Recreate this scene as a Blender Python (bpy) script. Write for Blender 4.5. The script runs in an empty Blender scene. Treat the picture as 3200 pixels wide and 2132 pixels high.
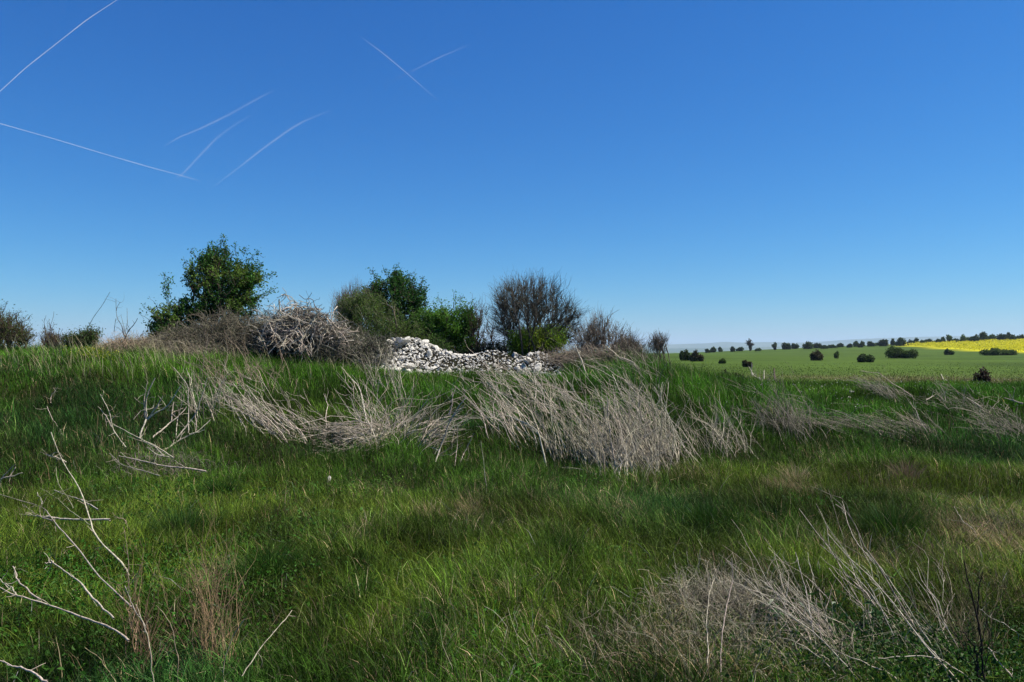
import bpy, bmesh, math
import numpy as np
from mathutils import Vector
rad = math.radians
RS = np.random.RandomState
SC = bpy.context.scene
C = SC.collection
CAMZ = 1.6
FPX = 1831.0      # focal length measured in the 2354-pixel wide view
CX, HY = 1177.0, 800.0

# ------------------------------------------------------------------ helpers
def hash2(ix, iy, seed):
    h = (ix.astype(np.int64) * 374761393 + iy.astype(np.int64) * 668265263 + seed * 1442695041) & 0xffffffff
    h = ((h ^ (h >> 13)) * 1274126177) & 0xffffffff
    return ((h ^ (h >> 16)) & 0xffff) / 65535.0
def noise(x, y, s, seed=0):
    x = np.asarray(x, float) / s; y = np.asarray(y, float) / s
    ix = np.floor(x); iy = np.floor(y); fx = x - ix; fy = y - iy
    fx = fx * fx * (3 - 2 * fx); fy = fy * fy * (3 - 2 * fy)
    a = hash2(ix, iy, seed); b = hash2(ix + 1, iy, seed); c = hash2(ix, iy + 1, seed); d = hash2(ix + 1, iy + 1, seed)
    return (a * (1 - fx) + b * fx) * (1 - fy) + (c * (1 - fx) + d * fx) * fy
def fbm(x, y, s, seed=0, o=3):
    t = 0; a = 1; n = 0
    for k in range(o):
        t = t + a * noise(x, y, s / 2 ** k, seed + k * 17); n += a; a *= .5
    return t / n
def sstep(a, b, t):
    t = np.clip((t - a) / (b - a), 0, 1); return t * t * (3 - 2 * t)
def wx(px, Y): return (px - CX) / FPX * Y
def wz(py, Y): return CAMZ + (HY - py) / FPX * Y
def W(px, py, Y): return np.array([wx(px, Y), Y, wz(py, Y)])
def unit(v): return v / np.maximum(np.linalg.norm(v, axis=-1, keepdims=True), 1e-9)

# ------------------------------------------------------------------ terrain
CR_X = [-60, -10.3, -8.2, -6.2, -5.0, -3.4, -2.0, -.5, .8, 1.4, 3.0, 3.6, 5, 10, 60]
CR_Z = [1.2, 1.42, 1.46, 1.30, 1.20, 1.12, .98, .93, .95, 1.10, 1.05, .86, .74, .70, .8]
# low heaps of earth on the bank: x, y, radius x, radius y, height
BUMPS = [(-5.9, 17.6, 1.5, .9, .55), (-3.9, 17.4, 1.2, .75, .72), (-7.6, 18.2, .9, .9, .25), (-2.15, 17.25, .72, .62, .64), (-1.3, 17.1, .75, .5, .34),
         (-.3, 17.2, .62, .55, .56), (.62, 17.15, .42, .45, .46), (2.1, 17.3, 1.4, .7, .18)]
def H(x, y):
    x = np.asarray(x, float); y = np.asarray(y, float)
    top = np.interp(x, CR_X, CR_Z)
    y0 = np.interp(x, [-9, -5, 0, 4, 10], [6.0, 9.0, 10.3, 10.8, 11.5])
    s = sstep(0, 1, (y - y0) / (15.9 - y0)) ** .9
    back = np.interp(x, [3.0, 5.0], [21.5, 17.2]); bw = np.interp(x, [3, 5], [9, 7])
    far = np.clip((y - 30) / 370.0, 0, None)
    rise = np.interp(x, [-400, 60, 84, 257, 500], [-.6, -1.2, -1.25, 5.9, 7.5])
    fz = .15 + rise * np.minimum(far, 1.0) ** 1.6
    fz = fz - sstep(400, 900, y) * (30 + np.maximum(rise, 0))
    d = sstep(0, 1, (y - back) / bw)
    z = top * s * (1 - d) + fz * d
    near = (1 - sstep(24, 40, y))
    z = z + near * (.10 * (fbm(x, y, 2.6, 5) - .5) + .13 * (noise(x, y, .85, 9) - .5) * sstep(2, 6, y))
    z = z + (1 - near) * .25 * (noise(x, y, 40, 3) - .5) * (1 - sstep(350, 420, y))
    z = z + .22 * sstep(3.0, 5.0, x) * sstep(7.5, 4.2, y) * 0
    for bx, by, rx, ry, h in BUMPS:
        z = z + h * np.exp(-(((x - bx) / rx) ** 2 + ((y - by) / ry) ** 2))
    return z
def hit(px, py, lo=2.4, hi=60.0):
    """where the ground lies under a point of the view"""
    ys = np.geomspace(lo, hi, 500)
    g = H(wx(px, ys), ys) - wz(py, ys)
    k = np.argmax(g > 0) if (g > 0).any() else len(ys) - 1
    if k > 0:
        a, b = ys[k - 1], ys[k]
        for _ in range(12):
            m = .5 * (a + b)
            if H(wx(px, m), m) > wz(py, m): b = m
            else: a = m
        return float(b)
    return float(ys[k])

# ------------------------------------------------------------------ mesh making
def rawmesh(name, V, F, col=None, smooth=True):
    V = np.ascontiguousarray(V, np.float32).reshape(-1, 3); F = np.ascontiguousarray(F, np.int32)
    k = F.shape[1]; me = bpy.data.meshes.new(name)
    me.vertices.add(len(V)); me.vertices.foreach_set('co', V.ravel())
    me.loops.add(F.size); me.loops.foreach_set('vertex_index', F.ravel())
    me.polygons.add(len(F)); me.polygons.foreach_set('loop_start', np.arange(0, F.size, k, dtype=np.int32))
    me.polygons.foreach_set('use_smooth', np.full(len(F), smooth, dtype=bool))
    if col is not None:
        a = me.color_attributes.new('Col', 'FLOAT_COLOR', 'POINT')
        c = np.ones((len(V), 4), np.float32); c[:, :3] = col
        a.data.foreach_set('color', c.ravel())
    me.update(calc_edges=True)
    return me
class Buf:
    """collects quads (or triangles) with a colour for every point"""
    def __init__(s): s.V = []; s.F = []; s.Cc = []; s.n = 0
    def add(s, V, F, col):
        V = V.reshape(-1, 3); s.V.append(V); s.F.append(F + s.n); s.n += len(V)
        s.Cc.append(np.broadcast_to(col, V.shape).astype(np.float32) if np.ndim(col) == 1 else col.reshape(-1, 3))
    def tubes(s, P, R, col, sides=4):
        P = np.asarray(P, float); N, K, _ = P.shape
        R = np.broadcast_to(np.asarray(R, float), (N, K))
        T = unit(np.gradient(P, axis=1)); ref = np.array([.31, .52, .795])
        A = unit(np.cross(T, ref)); B = np.cross(T, A)
        an = np.arange(sides) * 2 * math.pi / sides
        ring = A[:, :, None, :] * np.cos(an)[None, None, :, None] + B[:, :, None, :] * np.sin(an)[None, None, :, None]
        V = P[:, :, None, :] + ring * R[:, :, None, None]
        i = np.arange(N)[:, None, None] * K * sides; j = np.arange(K - 1)[None, :, None] * sides
        a = np.arange(sides)[None, None, :]; b = (a + 1) % sides
        F = np.stack([i + j + a, i + j + b, i + j + sides + b, i + j + sides + a], -1).reshape(-1, 4)
        col = np.asarray(col, float)
        if col.ndim == 2: col = np.repeat(col, K * sides, axis=0)
        s.add(V, F, col)
    def leaves(s, Pc, size, col, rs, up=.3, narrow=.5):
        M = len(Pc)
        if M == 0: return
        n = unit(rs.normal(size=(M, 3)) + np.array([0, 0, up]))
        a = unit(np.cross(n, rs.normal(size=(M, 3)))); b = np.cross(n, a)
        L = (np.asarray(size) * rs.uniform(.65, 1.3, M))[:, None]
        fold = n * L * .18
        V = np.stack([Pc, Pc + a * L * .5 + b * L * narrow * .5 + fold, Pc + a * L, Pc + a * L * .5 - b * L * narrow * .5 + fold], 1)
        F = np.arange(M * 4).reshape(M, 4)
        s.add(V, F, np.repeat(col, 4, axis=0))
    def mesh(s, name, smooth=True, org=(0, 0, 0)):
        V = np.concatenate(s.V) - np.asarray(org, float)
        return rawmesh(name, V, np.concatenate(s.F), np.concatenate(s.Cc), smooth)
def obj(name, me, mat, parent=None, loc=None):
    o = bpy.data.objects.new(name, me); C.objects.link(o)
    if mat is not None and len(me.materials) == 0: me.materials.append(mat)
    if parent is not None: o.parent = parent
    if loc is not None: o.location = [float(v) for v in loc]
    return o
def tag(o, label=None, cat=None, group=None, kind=None):
    if label: o['label'] = label
    if cat: o['category'] = cat
    if group: o['group'] = group
    if kind: o['kind'] = kind
    return o
def thing(name, loc, label, cat, group=None):
    o = bpy.data.objects.new(name, None); C.objects.link(o); o.location = [float(v) for v in loc]
    o.empty_display_size = .1
    return tag(o, label, cat, group)
def vary(base, n, rs, amt=.2, hue=.06):
    base = np.asarray(base, float)
    v = rs.uniform(1 - amt, 1 + amt, (n, 1)) * (1 + rs.uniform(-hue, hue, (n, 3)))
    return np.clip(base[None, :] * v, 0, 1)

# ------------------------------------------------------------------ materials
def newmat(name):
    m = bpy.data.materials.new(name); m.use_nodes = True; nt = m.node_tree
    for n in list(nt.nodes): nt.nodes.remove(n)
    out = nt.nodes.new('ShaderNodeOutputMaterial'); return m, nt, out
def N(nt, t, **kw):
    n = nt.nodes.new(t)
    for k, v in kw.items():
        if k in ('ins',):
            for a, b in v.items(): n.inputs[a].default_value = b
        else: setattr(n, k, v)
    return n
def plantmat(name, trans=.3, rough=.55, spec=.25, nscale=0, dim=.80):
    m, nt, out = newmat(name)
    at = N(nt, 'ShaderNodeAttribute', attribute_name='Col')
    sc0 = N(nt, 'ShaderNodeVectorMath', operation='SCALE', ins={'Scale': dim}); nt.links.new(at.outputs['Color'], sc0.inputs[0]); src = sc0.outputs[0]
    if nscale:
        tc = N(nt, 'ShaderNodeTexCoord'); no = N(nt, 'ShaderNodeTexNoise', ins={'Scale': nscale, 'Detail': 5.0})
        nt.links.new(tc.outputs['Object'], no.inputs['Vector'])
        mr = N(nt, 'ShaderNodeMapRange', ins={'From Min': .25, 'From Max': .75, 'To Min': .35, 'To Max': 1.35})
        nt.links.new(no.outputs['Fac'], mr.inputs['Value'])
        mx = N(nt, 'ShaderNodeVectorMath', operation='SCALE'); nt.links.new(src, mx.inputs[0]); nt.links.new(mr.outputs[0], mx.inputs['Scale'])
        src = mx.outputs[0]
    p = N(nt, 'ShaderNodeBsdfPrincipled', ins={'Roughness': rough, 'Specular IOR Level': spec})
    nt.links.new(src, p.inputs['Base Color'])
    if trans > 0:
        t = N(nt, 'ShaderNodeBsdfTranslucent'); nt.links.new(src, t.inputs['Color'])
        mx = N(nt, 'ShaderNodeMixShader', ins={'Fac': trans})
        nt.links.new(p.outputs[0], mx.inputs[1]); nt.links.new(t.outputs[0], mx.inputs[2]); nt.links.new(mx.outputs[0], out.inputs[0])
    else: nt.links.new(p.outputs[0], out.inputs[0])
    return m
M_GRASS = plantmat('grass_blades', .32, .6, .08)
M_LEAF = plantmat('foliage', .35, .55, .15)
M_TWIG = plantmat('twig_bark', 0, .8, .15)
M_DEAD = plantmat('weathered_stalk', 0, .75, .12, nscale=45)
M_PETAL = plantmat('petals', .25, .6, .2)
def rockmat():
    m, nt, out = newmat('white_limestone')
    tc = N(nt, 'ShaderNodeTexCoord'); oi = N(nt, 'ShaderNodeObjectInfo')
    no = N(nt, 'ShaderNodeTexNoise', ins={'Scale': 9.0, 'Detail': 8.0, 'Roughness': .65}); nt.links.new(tc.outputs['Object'], no.inputs['Vector'])
    cr = N(nt, 'ShaderNodeValToRGB'); cr.color_ramp.elements[0].position = .3; cr.color_ramp.elements[1].position = .62
    cr.color_ramp.elements[0].color = (.20, .18, .14, 1); cr.color_ramp.elements[1].color = (.68, .66, .61, 1)
    nt.links.new(no.outputs['Fac'], cr.inputs['Fac'])
    bp = N(nt, 'ShaderNodeBump', ins={'Strength': .5, 'Distance': .03}); nt.links.new(no.outputs['Fac'], bp.inputs['Height'])
    p = N(nt, 'ShaderNodeBsdfPrincipled', ins={'Roughness': .9, 'Specular IOR Level': .2})
    nt.links.new(cr.outputs[0], p.inputs['Base Color']); nt.links.new(bp.outputs[0], p.inputs['Normal']); nt.links.new(p.outputs[0], out.inputs[0])
    return m
M_ROCK = rockmat()

# ------------------------------------------------------------------ ground sheet
def axis(fine, lim, step, grow=1.09):
    a = [0.0]; s = step
    while a[-1] < lim:
        if a[-1] >= fine: s *= grow
        a.append(a[-1] + s)
    return np.array(a)
xp = axis(12, 16000, .14, 1.07); XS = np.concatenate([-xp[:0:-1], xp])
yp = axis(24, 16000, .14, 1.045); yn = axis(1, 60, .4, 1.2); YS = np.concatenate([-yn[:0:-1], yp])
GX, GY = np.meshgrid(XS, YS); GZ = H(GX, GY)
nx, ny = len(XS), len(YS)
idx = np.arange(nx * ny).reshape(ny, nx)
F = np.stack([idx[:-1, :-1], idx[:-1, 1:], idx[1:, 1:], idx[1:, :-1]], -1).reshape(-1, 4)
def yellow_edge(x, y):
    """1 inside the rapeseed field"""
    px = CX + x / np.maximum(y, 1) * FPX
    e = sstep(0, 3, ((x - 128) * 190 - (y - 200) * 62) / 200 + 5 * (noise(x, y, 9, 77) - .5))
    return np.where((y > 60), e, 0) * sstep(430, 405, y)
def straw_mask(x, y):
    m = 0 * x
    for (cx, cy, rx, ry, a) in STRAW:
        m = np.maximum(m, a * np.exp(-(((x - cx) / rx) ** 2 + ((y - cy) / ry) ** 2)))
    return m
STRAW = []
for (px, py, r, asp, a) in [(490, 1360, 30, 1.6, .8), (1085, 1195, 28, 1.3, .75), (985, 1200, 22, 1, .6), (1430, 1190, 40, 1, .45), (1600, 1110, 35, 1, .5),
                            (1820, 1140, 45, 1.2, .8), (2080, 1140, 55, 1.3, .55), (2250, 1180, 90, 1, .55), (2290, 1260, 80, 1, .85), (890, 1130, 45, 1.2, .5),
                            (1700, 1480, 80, 1, .4), (1600, 1560, 110, 1, .45), (1560, 1430, 50, 1, .6),
                            (1750, 1360, 40, 1, .4), (840, 1240, 40, 1, .35), (670, 1200, 35, 1, .4), (150, 880, 60, .8, .35), (2000, 1300, 60, 1, .4),
                            (430, 1470, 60, 1.3, .4), (1660, 1330, 45, 1, .5), (60, 850, 60, 1, .5), (2330, 1400, 60, 1, .5), (1900, 1060, 60, 1, .25), (2260, 1350, 50, .7, .5)]:
    Y = hit(px, py); STRAW.append((wx(px, Y), Y, r / FPX * Y * 1.0, r / FPX * Y * asp * 2.2, a))

def groundcol():
    x, y = GX.ravel(), GY.ravel()
    col = np.empty((len(x), 3))
    soil = np.array([.026, .028, .012]); green = np.array([.068, .112, .015]); green2 = np.array([.052, .094, .013]); brown = np.array([.12, .095, .045])  # soil is extra dark, so gaps between blades read as shadow
    n1 = fbm(x, y, 22, 31)[:, None]
    g = green * n1 + green2 * (1 - n1)
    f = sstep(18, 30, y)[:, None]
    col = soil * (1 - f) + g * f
    # brown rough strip just behind the bank, seen above its crest
    pxv = CX + x / np.maximum(y, 1) * FPX
    b = (np.exp(-((y - 36) / 7.0) ** 2) * (.5 + .5 * sstep(.4, .6, fbm(x, y, 6, 8))) * sstep(3, 8, x))[:, None]
    col = col * (1 - b * .7) + brown * b * .7
    ye = yellow_edge(x, y)[:, None]
    col = col * (1 - ye) + np.array([.56, .53, .010]) * ye
    sm = straw_mask(x, y)[:, None] * .35
    col = col * (1 - sm) + np.array([.16, .125, .07]) * sm
    hp = sstep(15.8, 16.1, y)[:, None] * sstep(19, 18.6, y)[:, None] * ((x > -8) & (x < 1.2))[:, None]  # dark earth round stones, with shadow under the thickets painted in
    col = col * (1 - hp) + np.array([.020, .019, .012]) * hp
    return col
gm, nt, out = newmat('turf_and_soil')
at = N(nt, 'ShaderNodeAttribute', attribute_name='Col'); tc = N(nt, 'ShaderNodeTexCoord')
n1 = N(nt, 'ShaderNodeTexNoise', ins={'Scale': .8, 'Detail': 12.0, 'Roughness': .75}); nt.links.new(tc.outputs['Object'], n1.inputs['Vector'])
n2 = N(nt, 'ShaderNodeTexNoise', ins={'Scale': .05, 'Detail': 6.0, 'Roughness': .6}); nt.links.new(tc.outputs['Object'], n2.inputs['Vector'])
mm = N(nt, 'ShaderNodeMath', operation='MULTIPLY'); nt.links.new(n1.outputs['Fac'], mm.inputs[0]); nt.links.new(n2.outputs['Fac'], mm.inputs[1])
mr = N(nt, 'ShaderNodeMapRange', ins={'From Min': .12, 'From Max': .38, 'To Min': .45, 'To Max': 1.1}); nt.links.new(mm.outputs[0], mr.inputs['Value'])
vm = N(nt, 'ShaderNodeVectorMath', operation='SCALE'); nt.links.new(at.outputs['Color'], vm.inputs[0]); nt.links.new(mr.outputs[0], vm.inputs['Scale'])
bp = N(nt, 'ShaderNodeBump', ins={'Strength': .6, 'Distance': .12}); nt.links.new(n1.outputs['Fac'], bp.inputs['Height'])
p = N(nt, 'ShaderNodeBsdfPrincipled', ins={'Roughness': .95, 'Specular IOR Level': .05})
nt.links.new(vm.outputs[0], p.inputs['Base Color']); nt.links.new(bp.outputs[0], p.inputs['Normal']); nt.links.new(p.outputs[0], out.inputs[0])
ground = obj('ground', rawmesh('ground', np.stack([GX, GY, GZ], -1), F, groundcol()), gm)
tag(ground, 'rough grassland rising to a low bank with a green field sloping up beyond it', 'ground', kind='structure')

# distant hills
hm, nt, out = newmat('distant_hills')
tc = N(nt, 'ShaderNodeTexCoord'); n1 = N(nt, 'ShaderNodeTexNoise', ins={'Scale': .0012, 'Detail': 6.0}); nt.links.new(tc.outputs['Object'], n1.inputs['Vector'])
cr = N(nt, 'ShaderNodeValToRGB'); cr.color_ramp.elements[0].position = .35; cr.color_ramp.elements[1].position = .65
cr.color_ramp.elements[0].color = (.05, .08, .05, 1); cr.color_ramp.elements[1].color = (.10, .13, .08, 1); nt.links.new(n1.outputs['Fac'], cr.inputs['Fac'])
p = N(nt, 'ShaderNodeBsdfPrincipled', ins={'Roughness': 1.0, 'Specular IOR Level': 0.0}); nt.links.new(cr.outputs[0], p.inputs['Base Color']); nt.links.new(p.outputs[0], out.inputs[0])
def hill_range(name, Y, prof, label, depth=1500):
    px = np.linspace(-1500, 3900, 500); top = np.interp(px, [a for a, b in prof], [b for a, b in prof])
    top = top + 1.2 * (noise(px, px * 0, 60, 4) - .5)
    rows = []
    for k, (dy, f) in enumerate([(-depth, 0), (-depth * .6, .35), (-depth * .25, .8), (0, 1), (depth * .5, .5), (depth, 0)]):
        zc = -28 - 8 + (wz(top, Y) + 36) * f
        rows.append(np.stack([wx(px, Y), np.full_like(px, Y + dy) + 120 * (noise(px, px * 0 + k, 90, 6) - .5), zc + (6 * (noise(px, px * 0 + k * 3, 40, 8) - .5) if 0 < f < 1 else 0)], -1))
    G = np.stack(rows); a = np.arange(G.shape[0] * G.shape[1]).reshape(G.shape[:2])
    Fq = np.stack([a[:-1, :-1], a[:-1, 1:], a[1:, 1:], a[1:, :-1]], -1).reshape(-1, 4)
    tag(obj(name, rawmesh(name, G, Fq), hm), label, 'hills', kind='structure')
hill_range('hills', 9800, [(-1500, 792), (1400, 793), (1545, 792), (1620, 789), (1665, 786), (1700, 788), (1760, 787), (1820, 788), (1880, 786), (1960, 780), (2030, 777), (2100, 775), (2180, 773), (2260, 773), (2400, 770), (3900, 775)], 'pale blue line of hills on the horizon beyond the field')
hill_range('hills', 6500, [(-1500, 803), (1400, 803), (1560, 801), (1700, 799), (1850, 796), (2000, 790), (2200, 786), (2400, 784), (3900, 790)], 'nearer low blue rise below the far hills', 900)

# ------------------------------------------------------------------ sky, sun, camera
SKYR, SKYG, SKYB = 1.08, 1.06, 1.13
SUN_EL, SUN_AZ = 54.0, 86.0
w = bpy.data.worlds.new('World'); SC.world = w; w.use_nodes = True; nt = w.node_tree
sky = nt.nodes.new('ShaderNodeTexSky'); sky.sky_type = 'NISHITA'; sky.sun_disc = False
sky.sun_elevation = rad(SUN_EL); sky.sun_rotation = rad(SUN_AZ); sky.air_density = 1.0; sky.dust_density = 0.0; sky.ozone_density = 10.0
# the photograph's colour response, channel by channel (sky value x gain) ^ gamma
bg = nt.nodes['Background']; sp_ = nt.nodes.new('ShaderNodeSeparateColor'); cb_ = nt.nodes.new('ShaderNodeCombineColor'); nt.links.new(sky.outputs[0], sp_.inputs[0])
for i_, (g_, p_) in enumerate([(SKYR, 1.68), (SKYG, 1.15), (SKYB, .82)]):
    a_ = nt.nodes.new('ShaderNodeMath'); a_.operation = 'MULTIPLY'; a_.inputs[1].default_value = .1
    b_ = nt.nodes.new('ShaderNodeMath'); b_.operation = 'POWER'; b_.inputs[1].default_value = p_
    c_ = nt.nodes.new('ShaderNodeMath'); c_.operation = 'MULTIPLY'; c_.inputs[1].default_value = g_ * 10
    nt.links.new(sp_.outputs[i_], a_.inputs[0]); nt.links.new(a_.outputs[0], b_.inputs[0]); nt.links.new(b_.outputs[0], c_.inputs[0]); nt.links.new(c_.outputs[0], cb_.inputs[i_])
nt.links.new(cb_.outputs[0], bg.inputs[0]); bg.inputs[1].default_value = .0522
sl = bpy.data.lights.new('sun', 'SUN'); sl.energy = 5.0; sl.angle = rad(.53); sl.color = (1, .93, .80)
so = bpy.data.objects.new('sun', sl); C.objects.link(so)
sd = Vector((math.sin(rad(SUN_AZ)) * math.cos(rad(SUN_EL)), math.cos(rad(SUN_AZ)) * math.cos(rad(SUN_EL)), math.sin(rad(SUN_EL))))
so.rotation_euler = sd.to_track_quat('Z', 'Y').to_euler()
cam = bpy.data.cameras.new('camera'); co = bpy.data.objects.new('camera', cam); C.objects.link(co); SC.camera = co
co.location = (0, 0, CAMZ); co.rotation_euler = (rad(90), 0, 0)
cam.sensor_width = 36; cam.lens = 36 * FPX / 2354; cam.shift_y = 16 / 2354; cam.clip_end = 200000; cam.clip_start = .05
SC.view_settings.view_transform = 'Standard'; SC.view_settings.look = 'None'; SC.view_settings.exposure = .88
SC.view_settings.gamma = 1.0
SC.cycles.max_bounces = 6; SC.cycles.diffuse_bounces = 3; SC.cycles.transmission_bounces = 4; SC.cycles.transparent_max_bounces = 12; SC.cycles.volume_bounces = 0

# ------------------------------------------------------------------ contrails
cm, nt, out = newmat('ice_vapour')
at = N(nt, 'ShaderNodeAttribute', attribute_name='Col'); tr = N(nt, 'ShaderNodeBsdfTransparent')
d1 = N(nt, 'ShaderNodeBsdfDiffuse', ins={'Color': (.9, .92, .95, 1)}); d2 = N(nt, 'ShaderNodeBsdfTranslucent', ins={'Color': (.9, .92, .95, 1)})
m1 = N(nt, 'ShaderNodeMixShader', ins={'Fac': .5}); nt.links.new(d1.outputs[0], m1.inputs[1]); nt.links.new(d2.outputs[0], m1.inputs[2])
m2 = N(nt, 'ShaderNodeMixShader'); nt.links.new(at.outputs['Color'], m2.inputs[0]); nt.links.new(tr.outputs[0], m2.inputs[1]); nt.links.new(m1.outputs[0], m2.inputs[2])
nt.links.new(m2.outputs[0], out.inputs[0])
ALT = 9000.0
def contrail(pts, wpx, dens, label):
    dens = [d_ * (.38 if max(dens) < .4 else .48) for d_ in dens]; wpx = [w_ * (1.0 if max(dens) < .25 else .8) for w_ in wpx]
    P = []
    pts = np.array(pts, float)
    t = np.linspace(0, len(pts) - 1, 60)
    q = np.stack([np.interp(t, np.arange(len(pts)), pts[:, k]) for k in (0, 1)], -1)
    for _ in range(4): q[1:-1] = (q[:-2] + q[1:-1] * 2 + q[2:]) / 4
    s = np.linspace(0, 1, 60)
    Y = (ALT - CAMZ) * FPX / (HY - q[:, 1])
    P = np.stack([wx(q[:, 0], Y), Y, np.full(60, ALT)], -1)
    wpx = [w_ * .7 for w_ in wpx]; dist = np.linalg.norm(P, axis=1)
    wv = np.interp(s, np.linspace(0, 1, len(wpx)), wpx); dv = np.interp(s, np.linspace(0, 1, len(dens)), dens) * (.55 + .9 * fbm(s * 20, s * 0 + len(label), 1.7, 3))
    b = Buf(); org = P[30].copy()
    for f, g in ((1.0, .45), (.62, .6), (.3, .8)):      # nested soft shells of thinning vapour
        R = wv * .5 * f * dist / FPX * (1.35 if max(dens) < .25 else 1.0)
        a = Buf(); a.tubes(P[None], R[None], (1, 1, 1), 10)
        c = np.repeat((dv * g * (.27 if max(dens) < .25 else .5))[:, None], 10, 1).reshape(-1, 1) * np.ones((1, 3))
        b.add(a.V[0], a.F[0], c)
    o = obj('contrail', b.mesh('contrail', True, org), cm, loc=org)
    tag(o, label, 'contrail', 'aircraft vapour trails in the sky')
contrail([(270, 0 - 1), (200, 45), (130, 100), (60, 155), (0, 210), (-60, 260)], [3, 4, 4, 4, 4], [.5, .55, .45, .6, .6], 'bright white vapour trail crossing the top left corner of the sky')
contrail([(-80, 262), (0, 284), (120, 318), (260, 360), (350, 386), (415, 403), (465, 418)], [2.6, 3, 3, 5, 7], [.9, .9, .8, .7, .35, 0], 'long thin sharp white trail entering from the left edge of the sky')
contrail([(372, 340), (410, 316), (460, 296), (530, 262), (590, 228), (640, 203)], [5, 6, 8, 9, 6], [0, .26, .30, .2, .18, 0], 'faint pale trail ending highest, above the forked pair of trails')
contrail([(395, 418), (420, 400), (455, 362), (500, 315), (550, 280), (590, 258)], [6, 8, 9, 10, 8], [0, .2, .2, .16, .08, 0], 'faint widening trail rising from the tip of the long white trail')
contrail([(478, 438), (530, 400), (600, 345), (665, 298), (700, 278), (770, 250)], [6, 7, 8, 8, 7], [0, .16, .28, .28, .2, 0], 'soft curved trail above the tall leafy hawthorn bush')
contrail([(826, 82), (880, 122), (935, 168), (1008, 232)], [1.8, 2.2, 2.4, 2.2, 2], [.1, .8, .8, .7, .1], 'short straight thin white trail slanting down right in mid sky')
contrail([(870, 205), (905, 185), (950, 162), (1010, 132), (1090, 98)], [6, 6, 6, 6, 5], [0, .03, .12, .25, 0], 'faint trail rising right across the short straight white one')

# ------------------------------------------------------------------ rank grass
def frust(n, y0, y1, rs, pw=1.0, margin=1.12):
    """points over the ground that the view takes in (and a margin to either side)"""
    v = rs.uniform(0, 1, n); Y = (y0 ** (2 - pw) + v * (y1 ** (2 - pw) - y0 ** (2 - pw))) ** (1 / (2 - pw))
    u = rs.uniform(-.643 * margin - .02, .643 * margin + .02, n) * 1.0
    return u * Y, Y
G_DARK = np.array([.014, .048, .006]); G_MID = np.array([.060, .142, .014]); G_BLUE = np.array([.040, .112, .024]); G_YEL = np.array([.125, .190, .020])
G_PALE = np.array([.16, .25, .06]); STRAWC = np.array([.40, .32, .19]); RUST = np.array([.26, .15, .07])
def lerp(a, b, t): return a + (b - a) * t
DARKP = []  # dark lush tufts, plus shadow pockets painted into the grass colour
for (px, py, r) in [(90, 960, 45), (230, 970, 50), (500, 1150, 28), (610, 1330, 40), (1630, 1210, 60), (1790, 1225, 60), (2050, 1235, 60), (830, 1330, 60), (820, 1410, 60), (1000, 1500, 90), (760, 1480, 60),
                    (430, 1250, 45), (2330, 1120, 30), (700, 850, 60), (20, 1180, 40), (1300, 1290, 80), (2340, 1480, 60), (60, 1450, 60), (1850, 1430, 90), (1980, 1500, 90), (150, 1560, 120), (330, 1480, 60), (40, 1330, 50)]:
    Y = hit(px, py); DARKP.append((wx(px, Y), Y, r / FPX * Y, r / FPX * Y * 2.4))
def grass_colour(x, y, rs):
    n = len(x)
    a = fbm(x, y, 1.9, 41)[:, None]; b = fbm(x + 50, y, 1.1, 42)[:, None]; c = fbm(x, y + 90, 3.4, 43)[:, None]
    col = lerp(G_MID, G_BLUE, sstep(.42, .62, a)); col = lerp(col, G_YEL, sstep(.42, .62, c) * .9)
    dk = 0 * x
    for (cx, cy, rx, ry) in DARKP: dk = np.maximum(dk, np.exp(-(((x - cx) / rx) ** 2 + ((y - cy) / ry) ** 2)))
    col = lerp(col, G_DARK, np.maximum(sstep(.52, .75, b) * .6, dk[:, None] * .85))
    lush = (sstep(11.5, 14.5, y) * sstep(21, 17, y))[:, None]
    col = lerp(col, np.array([.060, .180, .012]), lush * .7)
    sm = straw_mask(x, y); pr = .035 + .5 * sm + .08 * sstep(.5, .7, fbm(x, y, 1.4, 71)) * (y < 11)
    isd = rs.uniform(0, 1, n) < pr * np.where(y > 12, .6, 1.0)
    dc = lerp(STRAWC, RUST, (rs.uniform(0, 1, (n, 1)) < .3) * .6 + 0.0)
    col = np.where(isd[:, None], dc, col)
    pale = (rs.uniform(0, 1, n) < .035)[:, None]; col = np.where(pale & ~isd[:, None], G_PALE, col)
    return col * rs.choice([.25, .6, .95, 1.4, 2.6], (n, 1), p=[.26, .26, .22, .17, .09]) * (.62 + .76 * sstep(.3, .7, fbm(x, y, .7, 97)))[:, None] * rs.uniform(.85, 1.15, (n, 1)) * (1 + rs.uniform(-.08, .08, (n, 3))), isd, dk  # pale blades and tone steps put highlights and shade contrast into the colour
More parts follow.
